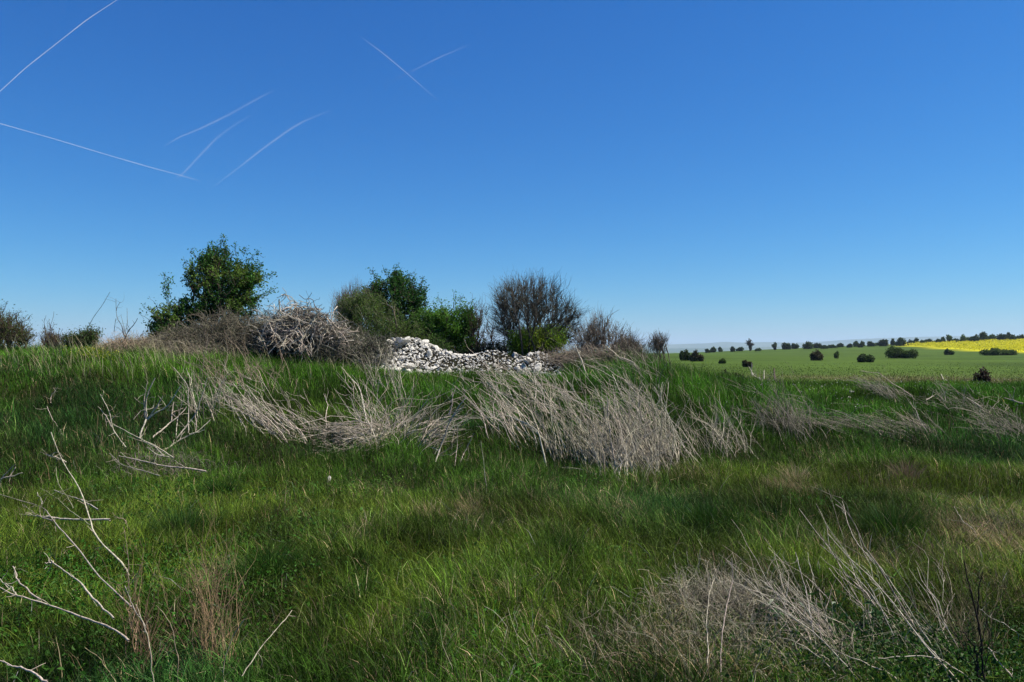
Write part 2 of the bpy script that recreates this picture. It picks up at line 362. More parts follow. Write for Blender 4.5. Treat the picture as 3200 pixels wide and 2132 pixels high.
def blades(buf, x, y, L, wd, lean, ldir, col, rs, z=None, seg3=True, curl=1.0):
    n = len(x); z = H(x, y) if z is None else z
    ld = np.stack([np.cos(ldir), np.sin(ldir), np.zeros(n)], -1)
    fa = rs.uniform(0, math.pi, n); sd_ = np.stack([np.cos(fa), np.sin(fa), np.zeros(n)], -1)
    base = np.stack([x, y, z - .01], -1)
    ts = [0, .4, .75, 1.0] if seg3 else [0, .55, 1.0]
    vs = []; cs = []
    for i, t in enumerate(ts):
        ang = lean * (t ** 1.3) * curl
        # arc: rises and bends over along the lean direction
        hor = L * t * np.sin(ang * .75); ver = L * t * np.cos(ang * .75)
        p_ = base + ld * hor[:, None] + np.array([0, 0, 1]) * ver[:, None]
        wdt = wd * (1 - t) ** .6 * .5 if t < 1 else None
        if wdt is None: vs.append(p_)
        else: vs.append(p_ - sd_ * wdt[:, None]); vs.append(p_ + sd_ * wdt[:, None])
    V = np.stack(vs, 1); k = V.shape[1]; o = (np.arange(n) * k)[:, None]
    f = [[0, 1, 3], [0, 3, 2], [2, 3, 5], [2, 5, 4], [4, 5, 6]] if seg3 else [[0, 1, 3], [0, 3, 2], [2, 3, 4]]
    Fq = (o[:, :, None] + np.array(f)[None]).reshape(-1, 3)
    buf.add(V, Fq, np.repeat(col, k, axis=0))
def seedless(x, y):   # no grass where stones, thicket or brush lie
    px = CX + x / y * FPX
    m = np.zeros(len(x), bool)
    m |= ((x > -3.1) & (x < 1.1) & (y > 15.9) & (y < 18.6))
    m |= ((x > -6.6) & (x < -2.9) & (y > 16.5) & (y < 19))
    return m
rs = RS(11)
def turf(n, y0, y1, seg3, pw, name, label, hs=1.0, wmin=.0042, wk=.00052, side=False):
    x, y = frust(n, y0, y1, rs, pw)
    if side:      # strips just outside the view, to either side
        x = np.sign(rs.uniform(-1, 1, n)) * (.66 * 1.1 * y + rs.uniform(0, 2.6, n))
    # gather most blades into tufts
    tx = np.round(x / .13 + .9 * (hash2(np.round(x / .13), np.round(y / .13), 3) - .5)) * .13; ty = np.round(y / .13) * .13
    jx = tx + .10 * (hash2(np.round(x / .13), np.round(y / .13), 5) - .5); jy = ty + .10 * (hash2(np.round(x / .13), np.round(y / .13), 6) - .5)
    k = np.where(rs.uniform(0, 1, n) < .55, .55, .1); x2 = lerp(x, jx, k); y2 = lerp(y, jy, k)
    keep = ~seedless(x2, y2); x, y, jx, jy = x2[keep], y2[keep], jx[keep], jy[keep]; n = len(x)
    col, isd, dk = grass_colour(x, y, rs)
    lz = np.exp(-(((x + 2.5) / 1.0) ** 2 + ((y - 4.9) / 1.3) ** 2)) + np.exp(-(((x - 2.0) / .5) ** 2 + ((y - 3.9) / .6) ** 2))
    h = (.085 + .17 * fbm(x, y, .8, 21) * (.5 + fbm(x, y, 2.2, 22))) * (1 - .35 * np.clip(lz, 0, 1)) + .06 * (hash2(np.round(jx / .13), np.round(jy / .13), 9)) + .07 * dk
    h = h * (1 - .35 * sstep(13, 16, y) * sstep(4, 5.5, x)) + .12 * sstep(12, 14.5, y) * sstep(1.2, 2.5, x) * (1 - sstep(4, 6, x)) + .05 * sstep(12, 15, y)
    L = h * rs.uniform(.5, 1.2, n) * hs * (.97 + .03 * sstep(10, 13, y))
    L = np.where(rs.uniform(0, 1, n) < .02, L * 1.6, L)
    away = np.arctan2(y - jy, x - jx); wind = math.pi * .93 + 2.4 * (fbm(x, y, 3.0, 61) - .5) * 2
    ldir = np.where(rs.uniform(0, 1, n) < .68, away, wind) + rs.normal(0, .8, n)
    lean = np.abs(rs.normal(.55, .38, n)) + .15 + .35 * straw_mask(x, y)
    wd = np.maximum(wmin, wk * y) * rs.uniform(.7, 1.4, n)
    b = Buf(); blades(b, x, y, L, wd, lean, ldir, col, rs, seg3=seg3)
    o = obj(name, b.mesh(name, False), M_GRASS); tag(o, label, 'grass', kind='stuff')
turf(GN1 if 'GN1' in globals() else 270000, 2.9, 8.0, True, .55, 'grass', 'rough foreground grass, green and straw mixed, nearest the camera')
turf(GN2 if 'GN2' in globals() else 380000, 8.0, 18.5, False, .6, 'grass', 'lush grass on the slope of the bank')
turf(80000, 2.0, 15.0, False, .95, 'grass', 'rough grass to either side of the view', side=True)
# long arching blades of the nearest grass
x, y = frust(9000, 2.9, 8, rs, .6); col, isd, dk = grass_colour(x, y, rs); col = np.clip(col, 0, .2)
b = Buf(); blades(b, x, y, rs.uniform(.16, .32, 9000), rs.uniform(.003, .0075, 9000), rs.uniform(.7, 1.9, 9000), rs.uniform(0, 6.28, 9000), np.clip(col * 1.5 + .01, 0, 1), rs)
tag(obj('meadow_grass', b.mesh('meadow_grass', False), M_GRASS), 'long arching pale green blades above the foreground turf', 'grass', kind='stuff')
# wide bladed coarse grass
n = 7000; x, y = frust(n, 2.9, 9, rs, .6); kp = fbm(x, y, .9, 88) > .5; x, y = x[kp], y[kp]; n = len(x)
b = Buf(); blades(b, x, y, rs.uniform(.10, .26, n), rs.uniform(.007, .012, n), rs.uniform(.4, 1.8, n), rs.uniform(0, 6.28, n), vary([.085, .19, .03], n, rs, .4), rs)
tag(obj('coarse_grass', b.mesh('coarse_grass', False), M_GRASS), 'broad bladed coarse green grass growing in patches near the camera', 'grass', kind='stuff')
# tall wispy bents along the left skyline and the foot of the bushes
n = 2600; x = rs.uniform(-11, 4, n); y = rs.uniform(13, 16.4, n); kp = rs.uniform(0, 1, n) < np.interp(x, [-11, -6.5, -5, 1, 4], [.9, .9, .3, .15, .35]); x, y = x[kp], y[kp]; n = len(x)
b = Buf(); blades(b, x, y, rs.uniform(.25, .62, n), rs.uniform(.006, .011, n), rs.uniform(.2, 1.0, n), rs.normal(2.9, .7, n), vary([.34, .32, .19], n, rs, .4), rs)
tag(obj('tall_bents', b.mesh('tall_bents', False), M_GRASS), 'tall thin pale bent grass along the skyline and bank top', 'grass', kind='stuff')
# thatch: short dead blades lying low
x, y = frust(90000, 2.9, 15, rs, .6)
keep = rs.uniform(0, 1, len(x)) < (.06 + .7 * straw_mask(x, y)); x, y = x[keep], y[keep]; n = len(x)
b = Buf(); blades(b, x, y, rs.uniform(.06, .16, n), np.maximum(.0028, .0004 * y), rs.uniform(1.0, 2.0, n), rs.uniform(0, 6.28, n), vary([.22, .17, .09], n, rs, .45), rs, z=H(x, y) + rs.uniform(0, .05, n), seg3=False)
tag(obj('dry_thatch', b.mesh('dry_thatch', False), M_GRASS), 'straw coloured dead grass lying among the green', 'dead grass', kind='stuff')
# dense straw tufts inside the straw patches
b = Buf()
for (cx, cy, rx, ry, a) in STRAW:
    if a < .56: continue
    n = int(900 * a * min(1.5, rx * ry * 6 + .2)); x = cx + rs.normal(0, rx * .8, n); y = cy + rs.normal(0, ry * .6, n)
    blades(b, x, y, rs.uniform(.10, .27, n), np.maximum(.0028, .0004 * y), rs.uniform(.3, 1.3, n), math.pi * .95 + rs.normal(0, .9, n),
           vary(lerp(STRAWC, RUST, .25 if cx > -2 else .6), n, rs, .35), rs, seg3=False)
tag(obj('straw_grass', b.mesh('straw_grass', False), M_GRASS), 'upright straw coloured tufts in worn patches of the turf', 'dead grass', kind='stuff')
# meadow beyond the bank: short clumps
rs = RS(12)
n = 150000; x, y = frust(n, 19, 130, rs, 1.0); keep = ((x > 2.5) | (y > 26)) & (rs.uniform(0, 1, n) > sstep(28, 85, y)); x, y = x[keep], y[keep]; n = len(x)
col = lerp(np.array([.066, .108, .015]), np.array([.050, .092, .013]), fbm(x, y, 9, 33)[:, None]) * rs.uniform(.8, 1.2, (n, 1))
br = np.exp(-((y - 36) / 8.0) ** 2) * (fbm(x, y, 6, 8) > .48) * .7; col = np.where((rs.uniform(0, 1, n) < br)[:, None], np.array([.15, .115, .06]) * rs.uniform(.6, 1.3, (n, 1)), col)
b = Buf(); blades(b, x, y, rs.uniform(.03, .10, n) * (1 + br), .0007 * y * rs.uniform(.7, 1.3, n), rs.uniform(.2, 1.2, n), rs.uniform(0, 6.28, n), col, rs, seg3=False)
tag(obj('meadow_grass', b.mesh('meadow_grass', False), M_GRASS), 'short even grass of the meadow beyond the bank', 'grass', kind='stuff')
# rapeseed in flower
n = 260000; x = rs.uniform(40, 330, n); y = rs.uniform(110, 400, n); keep = (rs.uniform(0, 1, n) < yellow_edge(x, y)) & (x / y < .72); x, y = x[keep], y[keep]; n = len(x)
z = H(x, y); b = Buf()
Pc = np.stack([x, y, z + rs.uniform(.35, 1.15, n)], -1); cc = vary([.66, .63, .010], n, rs, .12); cc[rs.uniform(0, 1, n) < .10] = (.16, .2, .02)
b.leaves(Pc, 0.0009 * y + .08, cc, rs, 1.2, .9)
tag(obj('rapeseed_crop', b.mesh('rapeseed_crop', False), M_PETAL), 'bright yellow flowering rapeseed crop covering the upper right field', 'crop', kind='stuff')
# broad leaved weeds in the lower left and lower right
def leafy_cover(cx, cy, rx, ry, n, size, col, label, hmax=.14):
    x = cx + rs.normal(0, rx, n); y = cy + rs.normal(0, ry, n); ok = y > 2.7; x, y = x[ok], y[ok]; n = len(x)
    b = Buf(); P = np.stack([x, y, H(x, y) + rs.uniform(.01, hmax, n)], -1)
    b.leaves(P, size, vary(col, n, rs, .4, .12), rs, 1.0, .6)
    tag(obj('leafy_ground_cover', b.mesh('leafy_ground_cover', False), M_LEAF), label, 'weeds', kind='stuff')
leafy_cover(-2.6, 4.9, .75, .85, 13000, .030, [.045, .14, .012], 'small bright leaves of creeping weeds under the lower left dead branches')
leafy_cover(-3.9, 7.4, 1.0, 1.2, 6000, .032, [.035, .12, .012], 'creeping leafy weeds on the left slope')
leafy_cover(1.95, 3.85, .5, .4, 9000, .024, [.028, .08, .012], 'dark green leaves under the dead stalks at lower right', .2)
_r = RS(55); _b = Buf()
for _k in range(16):
    _y = _r.uniform(3.2, 9.5); _x = _r.uniform(-.6, .6) * _y; _n = int(_r.uniform(150, 450)); x = _x + _r.normal(0, _r.uniform(.12, .35), _n); y = _y + _r.normal(0, _r.uniform(.12, .3), _n)
    _b.leaves(np.stack([x, y, H(x, y) + _r.uniform(.01, .15, _n)], -1), _r.uniform(.022, .04), vary([.05 + _r.uniform(0, .05), .13 + _r.uniform(0, .07), .02], _n, _r, .4, .12), _r, 1.0, .6)
tag(obj('leafy_ground_cover', _b.mesh('leafy_ground_cover', False), M_LEAF), 'patches of small broad leaved weeds scattered through the foreground turf', 'weeds', kind='stuff')
leafy_cover(2.7, 5.0, .3, .4, 2500, .016, [.25, .30, .12], 'tiny pale flowers and leaves in worn turf at the right edge', .06)

# ================================================================== woody plants
BARK = np.array([.085, .062, .048]); BARKG = np.array([.20, .165, .13]); BLEACH = np.array([.52, .455, .36]); DRYB = np.array([.24, .185, .135])
def in_lobes(lobes, n, rs, shell=.28):
    wts = np.array([l[6] if len(l) > 6 else l[2] * l[3] for l in lobes], float); wts /= wts.sum()
    k = rs.choice(len(lobes), n, p=wts); L = np.array([l[:6] for l in lobes], float)[k]
    d = unit(rs.normal(size=(n, 3))); r = rs.uniform(0, 1, n) ** shell
    Y = L[:, 4]
    return np.stack([wx(L[:, 0], Y) + d[:, 0] * r * L[:, 2] / FPX * Y, Y + d[:, 1] * r * L[:, 5], wz(L[:, 1], Y) + d[:, 2] * r * L[:, 3] / FPX * Y], -1)
def paths(A, B, K, rs, bow=.12, jit=.03, up=.0):
    """K-point wandering paths from A to B"""
    n = len(A); t = np.linspace(0, 1, K)[None, :, None]; D = B - A; L = np.linalg.norm(D, axis=1)[:, None, None]
    side = rs.normal(size=(n, 1, 3)); side[..., 2] += up / max(bow, 1e-3)
    P = A[:, None] + D[:, None] * t + side * L * bow * np.sin(t * math.pi)
    j = np.cumsum(rs.normal(0, 1, (n, K, 3)), 1); j = j - j[:, :1] - t * (j[:, -1:] - j[:, :1])
    return P + j * L * jit
def nearest(T, pts, ch=400):
    out = np.empty(len(T), int)
    for i in range(0, len(T), ch):
        d = ((T[i:i + ch, None, :] - pts[None]) ** 2).sum(-1); out[i:i + ch] = d.argmin(1)
    return out
def above(P, m=.02):
    g = H(P[..., 0], P[..., 1]) + m; P[..., 2] = np.maximum(P[..., 2], g); return P
def bush(name, label, root, lobes, n0=8, n1=120, n2=900, n3=0, leaf=0, lsize=.045, lcol=(.05, .11, .02), lvar=.35, tips=.12, bark=BARK, r0=.03, seed=1, spikes=(), group=None,
         cat='bush', shell=.28, rootspread=.15, tcol=None, l2max=.45, leafjit=.035, k_up=.5, mixcol=None):
    rs = RS(seed); Yr = root[2]; R0 = np.array([wx(root[0], Yr), Yr, 0.0]); R0[2] = float(H(R0[0], R0[1])) - .03
    t = thing(name, R0, label, cat, group); tcol = bark if tcol is None else tcol
    b = Buf(); tw = Buf(); lf = Buf()
    A = R0 + rs.normal(0, 1, (n0, 3)) * np.array([rootspread, rootspread, 0]); T0 = in_lobes(lobes, n0, rs, .6)
    P0 = paths(A, T0, 9, rs, .10, .03, .1)
    b.tubes(P0, np.linspace(1, .35, 9)[None] * r0 * rs.uniform(.6, 1.1, (n0, 1)), vary(bark, n0, rs), 5)
    pts = P0[:, 2:].reshape(-1, 3)
    T1 = in_lobes(lobes, n1, rs, shell + .1); i = nearest(T1 - np.array([0, 0, .25]), pts); P1 = paths(pts[i], T1, 7, rs, .10, .035, .08)
    b.tubes(P1, np.linspace(1, .45, 7)[None] * max(r0 * .32, .006) * rs.uniform(.6, 1.2, (n1, 1)), vary(bark, n1, rs), 4)
    pts = np.concatenate([P0[:, 3:].reshape(-1, 3), P1[:, 1:].reshape(-1, 3)])
    T2 = in_lobes(lobes, n2, rs, shell); A2 = pts[nearest(T2 - np.array([0, 0, .12]), pts)]; D = T2 - A2; L = np.linalg.norm(D, axis=1, keepdims=True)
    T2 = A2 + D / np.maximum(L, 1e-6) * np.minimum(L, l2max)
    P2 = paths(A2, T2, 5, rs, .09, .04, .05); tw.tubes(above(P2), np.linspace(1, .5, 5)[None] * .0048 * rs.uniform(.6, 1.3, (n2, 1)), vary(tcol, n2, rs, .3), 3)
    cen = np.mean(T0, 0) - np.array([0, 0, .3])
    lp = [P2.reshape(-1, 3)]
    if n3:
        k = rs.randint(0, n2, n3); ki = rs.randint(1, 5, n3); A3 = P2[k, ki]; out_ = unit(unit(A3 - cen) + np.array([0, 0, k_up]) + rs.normal(0, .35, (n3, 3)))
        P3 = paths(A3, A3 + out_ * rs.uniform(.4, 1.4, (n3, 1)) * tips, 4, rs, .06, .04); tw.tubes(P3, np.linspace(1, .4, 4)[None] * .0030 * rs.uniform(.7, 1.2, (n3, 1)), vary(tcol, n3, rs, .3), 3)
        lp.append(P3.reshape(-1, 3))
    for (x0, y0_, x1, y1_, Y, nl) in spikes:
        S = paths(W(x0, y0_, Y)[None], W(x1, y1_, Y)[None], 8, rs, .05, .03); b.tubes(S, np.linspace(.007, .003, 8)[None], vary(bark, 1, rs), 4)
        if nl:
            q = S[0][rs.randint(2, 8, nl)]; e = q + rs.normal(0, .05, (nl, 3)); lf.leaves(e, lsize, vary(lcol, nl, rs, lvar), rs)
            m = nl // 6 + 1; Q = paths(q[:m], e[:m] + rs.normal(0, .03, (m, 3)), 3, rs); tw.tubes(Q, .003, vary(tcol, m, rs), 3)
    if leaf:
        P = np.concatenate(lp); q = P[rs.randint(0, len(P), leaf)] + rs.normal(0, leafjit, (leaf, 3)); c = vary(lcol, leaf, rs, lvar, .1)
        if mixcol is not None:
            for (mc, sc_, sd_) in mixcol:
                mk = noise(q[:, 0] * 1 + q[:, 1], q[:, 2], sc_, sd_) > .55; c[mk] = vary(mc, mk.sum(), rs, lvar)
        lf.leaves(q, lsize, c, rs, .3, .6)
    obj('branches', b.mesh('branches', True, R0), M_TWIG, t)
    if tw.n: obj('twigs', tw.mesh('twigs', True, R0), M_TWIG, t)
    if lf.n: obj('foliage', lf.mesh('foliage', False, R0), M_LEAF, t)
    return t
def cvt(k, x0, y0): return lambda X, Y: (x0 + X * k, y0 + Y * k)
c1, c2, c3, c4, c5, c7 = cvt(.3125, 220.7, 514.9), cvt(.3753, 735.6, 573.8), cvt(.375, 1471.2, 698.8), cvt(.2814, 0, 662), cvt(.3902, 0, 956.3), cvt(.4062, 1397.7, 1029.8)
cb, cL = cvt(.1407, 559, 647.3), cvt(.1625, 0, 662)

# the tall leafy hawthorn on the left
YH = 18.2
sp = [(500, 580, 515, 545, YH, 90), (470, 610, 441, 577, YH, 60), (560, 600, 593, 580, YH, 45), (575, 610, 602, 603, YH, 40), (590, 640, 628, 630, YH, 45), (590, 690, 635, 662, YH, 50), (545, 590, 541, 562, YH, 30), (560, 590, 565, 572, YH, 30),
      (392, 700, 378, 636, YH - .4, 120), (392, 680, 392, 645, YH - .4, 60), (372, 735, 330, 706, YH - .4, 25), (370, 750, 325, 725, YH - .4, 20), (365, 720, 352, 692, YH - .4, 10), (440, 640, 425, 603, YH, 40), (445, 650, 424, 640, YH, 40)]
bush('hawthorn_bush', 'tallest leafy green hawthorn with a pointed crown, standing behind the dry thicket', (490, 800, YH),
     [(515, 645, 72, 62, YH, .8), (500, 600, 32, 42, YH, .35), (462, 640, 36, 45, YH, .5), (575, 635, 34, 34, YH, .5), (515, 710, 90, 40, YH, .8), (480, 582 + 20, 30, 18, YH, .3), (405, 738, 52, 48, YH - .4, .7), (385, 765, 44, 32, YH - .5, .6), (430, 775, 60, 40, YH - .5, .5), (545, 660, 70, 50, YH, .6), (372, 740, 24, 24, YH - .4, .3), (440, 715, 48, 34, YH - .2, .5)],
     n0=18, n1=300, n2=2600, n3=1200, leaf=27000, lsize=.055, lcol=(.060, .170, .022), lvar=.45, tips=.12, seed=3, spikes=sp, r0=.04, shell=.36, l2max=.35, leafjit=.028, mixcol=[((.036, .105, .018), .35, 5), ((.12, .21, .03), .18, 6)])
# dark leafy bush in the middle
YM = 19.6
sp = [(915, 650, 910, 612, YM, 100), (925, 650, 921, 620, YM, 50), (870, 665, 856, 622, YM, 80), (945, 665, 938, 630, YM, 60), (950, 670, 947, 628, YM, 60), (960, 680, 972, 640, YM, 60), (968, 690, 982, 655, YM, 60), (890, 640, 883, 620, YM, 30)]
bush('leafy_bush', 'dark green leafy bush with upright shoots, right of the olive brown bush', (920, 830, YM),
     [(905, 680, 58, 50, YM, .7), (960, 690, 24, 36, YM, .4), (860, 680, 32, 34, YM, .4), (915, 650, 28, 28, YM, .4), (920, 740, 60, 45, YM, .6)],
     n0=12, n1=160, n2=1100, n3=500, leaf=15000, lsize=.056, lcol=(.048, .14, .022), lvar=.45, seed=4, spikes=sp, shell=.35, l2max=.35, leafjit=.03, mixcol=[((.03, .085, .018), .3, 8)])
# mid green bush right of it
YG = 18.9
sp = [(1040, 710, 1043, 671, YG, 40), (1020, 710, 1005, 684, YG, 40), (1060, 710, 1058, 680, YG, 40), (1070, 720, 1088, 688, YG, 40), (1000, 715, 995, 690, YG, 25)]
bush('leafy_bush', 'mid green bush with loose top, just left of the bare round shrub', (1030, 840, YG),
     [(1035, 745, 66, 48, YG, .6), (1000, 765, 60, 50, YG, .6), (960, 775, 40, 40, YG, .4), (985, 735, 42, 30, YG, .5), (1060, 790, 50, 35, YG, .5), (1075, 730, 25, 35, YG, .4)],
     n0=12, n1=160, n2=1700, n3=600, leaf=26000, lsize=.048, lcol=(.10, .24, .024), lvar=.45, seed=5, spikes=sp, shell=.4, l2max=.3, leafjit=.03, mixcol=[((.065, .17, .02), .3, 9)])
# olive-brown dense bush with small leaves
YO = 18.3
bush('dense_bush', 'dense olive brown bush of fine twigs directly right of the bleached brush pile', (870, 850, YO),
     [(850, 745, 82, 70, YO, .8), (800, 745, 34, 65, YO, .6), (920, 780, 75, 50, YO, .7), (830, 695, 50, 34, YO, .5), (985, 800, 60, 36, YO, .5), (820, 800, 60, 45, YO - .1, .6)],
     n0=16, n1=300, n2=3800, n3=3000, leaf=30000, lsize=.034, lcol=(.105, .185, .030), lvar=.4, seed=6, tips=.14, bark=BARKG * .6, tcol=np.array([.10, .115, .060]), shell=.42, l2max=.3, mixcol=[((.13, .15, .05), .5, 10), ((.08, .17, .028), .4, 14)])
bush('bare_shrub', 'fine leafless reddish twigs rising left behind the olive brown bush', (820, 840, 18.9),
     [(820, 695, 45, 42, 18.9, .5), (790, 710, 25, 40, 18.9, .4)], n0=14, n1=160, n2=700, n3=1100, tips=.22, seed=7, bark=np.array([.13, .10, .085]), shell=.5, k_up=1.4)
# the bare round shrub
YB = 18.0
bush('bare_round_shrub', 'large round leafless shrub of dark upswept twigs, standing above the stone pile', (1225, 838, YB),
     [(1228, 715, 98, 82, YB, .85), (1160, 720, 32, 72, YB, .5), (1215, 690, 80, 58, YB, .7), (1305, 735, 36, 45, YB, .5), (1245, 770, 90, 45, YB, .7)],
     n0=26, n1=520, n2=3000, n3=4200, tips=.27, leaf=2600, lsize=.024, lcol=(.07, .095, .03), bark=np.array([.062, .056, .045]), tcol=np.array([.075, .070, .055]), seed=8, shell=.42, r0=.028, l2max=.5, rootspread=.3, k_up=.4, spikes=[(1158, 810, 1160, 700, YB - .1, 0), (1160, 700, 1150, 655, YB - .1, 0)])
bush('bright_shrub', 'small bright yellow green shrub growing at the foot of the bare round one', (1235, 845, 17.75),
     [(1235, 782, 68, 34, 17.6, .35), (1265, 775, 45, 28, 17.75, .3), (1200, 790, 35, 28, 17.75, .3)], n0=12, n1=160, n2=1300, n3=400, leaf=17000, lsize=.036, lcol=(.20, .36, .022), lvar=.4, seed=9, r0=.02, shell=.5, mixcol=[((.28, .38, .03), .3, 15)])
bush('bare_shrub', 'slender leafless shrub in the gap left of the bare round one', (1105, 840, 18.8),
     [(1105, 740, 30, 55, 18.8, .4), (1110, 790, 45, 40, 18.8, .5)], n0=9, n1=70, n2=380, n3=420, tips=.2, seed=10, leaf=700, lsize=.03, lcol=(.07, .09, .03), shell=.5, bark=BARK)
bush('low_shrub', 'low dark green shrub behind the middle stones of the pile', (1150, 850, 18.3),
     [(1150, 805, 60, 26, 18.3, .4), (1090, 815, 40, 20, 18.3, .4)], n0=10, n1=100, n2=900, n3=300, leaf=3500, lsize=.035, lcol=(.035, .07, .02), seed=11, shell=.5, tips=.1)
# dry twiggy thicket to the right
bush('dry_twig_shrub', 'dry grey leafless shrub with a tall forked stalk, right of the bare round one', (1390, 850, 17.9),
     [(1385, 775, 62, 45, 17.9, .6), (1350, 785, 40, 45, 17.9, .5), (1375, 745, 30, 28, 17.9, .3), (1440, 800, 40, 35, 17.9, .4)],
     n0=16, n1=240, n2=1400, n3=1300, tips=.2, bark=BARKG * .7, tcol=BARKG * .85, seed=12, shell=.55, leaf=500, lsize=.03, lcol=(.22, .17, .07), r0=.02,
     spikes=[(1390, 800, 1395, 740, 17.9, 0), (1378, 770, 1404, 730, 17.8, 4), (1395, 750, 1410, 706, 17.8, 5), (1402, 730, 1424, 712, 17.8, 0), (1340, 760, 1335, 735, 17.9, 0)])
bush('dry_twig_shrub', 'low sprawling dry shrub between the forked stalk and the small bare tree', (1475, 850, 18.1),
     [(1455, 808, 34, 22, 18.1, .5), (1440, 795, 30, 25, 18.1, .4)], n0=14, n1=160, n2=900, n3=900, tips=.2, bark=BARKG * .75, tcol=BARKG, seed=13, shell=.55, leaf=300, lsize=.03, lcol=(.25, .19, .08), r0=.015)
bush('bare_tree', 'small leafless tree with a short trunk at the right end of the thicket', (1510, 830, 26.0),
     [(1513, 782, 25, 24, 26.0, .35), (1508, 792, 22, 20, 26.0, .3)], n0=9, n1=120, n2=500, n3=500, tips=.16, bark=BARKG * .6, seed=14, shell=.45, r0=.03, rootspread=.03, cat='tree', k_up=.8)
# far left plants on the skyline
bush('dark_bush', 'half leafless bush with outflung branches cut by the left edge', (5, 810, 15.6),
     [(10, 755, 42, 40, 15.6, .5), (-15, 745, 30, 45, 15.6, .5), (45, 770, 30, 28, 15.6, .4)], n0=12, n1=150, n2=900, n3=700, leaf=4200, lsize=.032, lcol=(.09, .12, .03), seed=15, shell=.5, tips=.13,
     spikes=[(30, 745, 75, 722, 15.6, 12), (20, 735, 54, 717, 15.6, 10), (5, 720, 18, 692, 15.6, 8), (40, 775, 72, 772, 15.6, 6), (45, 785, 70, 775, 15.6, 0)])
bush('weedy_shrub', 'spindly shrub with a few dark seed heads on the left skyline', (128, 815, 15.7),
     [(125, 785, 32, 22, 15.7, .3), (112, 775, 12, 24, 15.7, .2)], n0=9, n1=60, n2=350, n3=350, leaf=500, lsize=.03, lcol=(.12, .11, .05), seed=16, shell=.5, r0=.01, tips=.12,
     spikes=[(118, 780, 124, 716, 15.7, 3), (120, 760, 113, 735, 15.7, 5), (112, 780, 106, 725, 15.7, 6), (130, 790, 122, 740, 15.7, 2)])
bush('leafy_shrub', 'low leafy shrub on the left skyline with a broken dark branch', (190, 815, 15.7),
     [(190, 778, 32, 17, 15.7, .3), (205, 768, 20, 14, 15.7, .3), (165, 780, 20, 14, 15.7, .3)], n0=9, n1=70, n2=400, n3=150, leaf=3600, lsize=.036, lcol=(.07, .12, .03), seed=17, shell=.5, r0=.012, spikes=[(205, 780, 229, 753, 15.7, 0), (205, 770, 210, 752, 15.7, 40)])

# ------------------------------------------------------------------ bramble thicket (arching dry canes)
def thicket(name, label, regs, n, col, seed, rr=.0052, Lr=(.45, 1.15), leaf=0, lcol=(.1, .09, .04), group=None, lean=(0, 0)):
    rs = RS(seed); L = np.array(regs, float); k = rs.choice(len(L), n, p=L[:, 2] * L[:, 3] / (L[:, 2] * L[:, 3]).sum()); L = L[k]
    # (px, Y, half width in metres, half depth, height)
    a = rs.uniform(0, 6.283, n); q = np.sqrt(rs.uniform(0, 1, n))
    x = wx(L[:, 0], L[:, 1]) + np.cos(a) * q * L[:, 2]; y = L[:, 1] + np.sin(a) * q * L[:, 3]; g = H(x, y)
    hh = L[:, 4] * np.sqrt(np.clip(1 - q ** 2, .06, 1)) * rs.uniform(.35, 1.05, n)
    d = rs.uniform(0, 6.283, n); len_ = rs.uniform(Lr[0], Lr[1], n)
    A = np.stack([x, y, g + hh * rs.uniform(0, .55, n)], -1); t = np.linspace(0, 1, 8)[None, :, None]
    dirv = np.stack([np.cos(d) + lean[0], np.sin(d) * .7 + lean[1] - .2, np.zeros(n)], -1)
    P = A[:, None] + dirv[:, None] * (len_[:, None, None] * .55 * t)
    P[..., 2] += (hh * .9)[:, None] * np.sin(t[..., 0] * math.pi * rs.uniform(.5, 1.0, (n, 1))) * rs.uniform(.5, 1, (n, 1))
    j = np.cumsum(rs.normal(0, .017, P.shape), 1); P = above(P + j, .01)
    b = Buf(); b.tubes(P, np.linspace(1, .45, 8)[None] * rr * rs.uniform(.55, 1.3, (n, 1)), vary(col, n, rs, .4) * rs.choice([.4, .8, 1.5], (n, 1), p=[.35, .4, .25]), 3)
    m = n * 2; kk = rs.randint(0, n, m); ki = rs.randint(2, 8, m); A2 = P[kk, ki]
    P2 = above(paths(A2, A2 + unit(rs.normal(size=(m, 3)) + np.array([0, -.2, .25])) * rs.uniform(.06, .26, (m, 1)), 4, rs, .1, .06)); b.tubes(P2, np.linspace(1, .5, 4)[None] * rr * .62, vary(col * 1.1, m, rs, .4), 3)
    org = np.array([wx(regs[0][0], regs[0][1]), regs[0][1], 0]); org[2] = H(org[0], org[1])
    t_ = thing(name, org, label, 'thicket', group); obj('canes', b.mesh('canes', True, org), M_TWIG, t_)
    if leaf:
        Q = np.concatenate([P.reshape(-1, 3), P2.reshape(-1, 3)]); q = Q[rs.randint(0, len(Q), leaf)] + rs.normal(0, .02, (leaf, 3)); f = Buf(); f.leaves(q, .03, vary(lcol, leaf, rs, .4), rs); obj('foliage', f.mesh('foliage', False, org), M_LEAF, t_)
    return t_
thicket('bramble_thicket', 'brown dry bramble thicket in front of the tall hawthorn', [(520, 17.0, 1.15, .55, .62), (470, 16.9, .9, .5, .5), (590, 17.1, .75, .5, .62), (430, 16.8, .6, .4, .4)], 2600, np.array([.15, .135, .10]), 21, rr=.0062, leaf=8000, lcol=(.085, .11, .04))
thicket('bramble_thicket', 'low dry pale thicket running down left of the tall hawthorn', [(370, 16.5, .75, .5, .36), (310, 16.3, .6, .5, .30), (440, 16.2, .9, .45, .30)], 1700, np.array([.25, .22, .16]), 22, rr=.0048, Lr=(.3, .8), leaf=900, lcol=(.22, .19, .09))
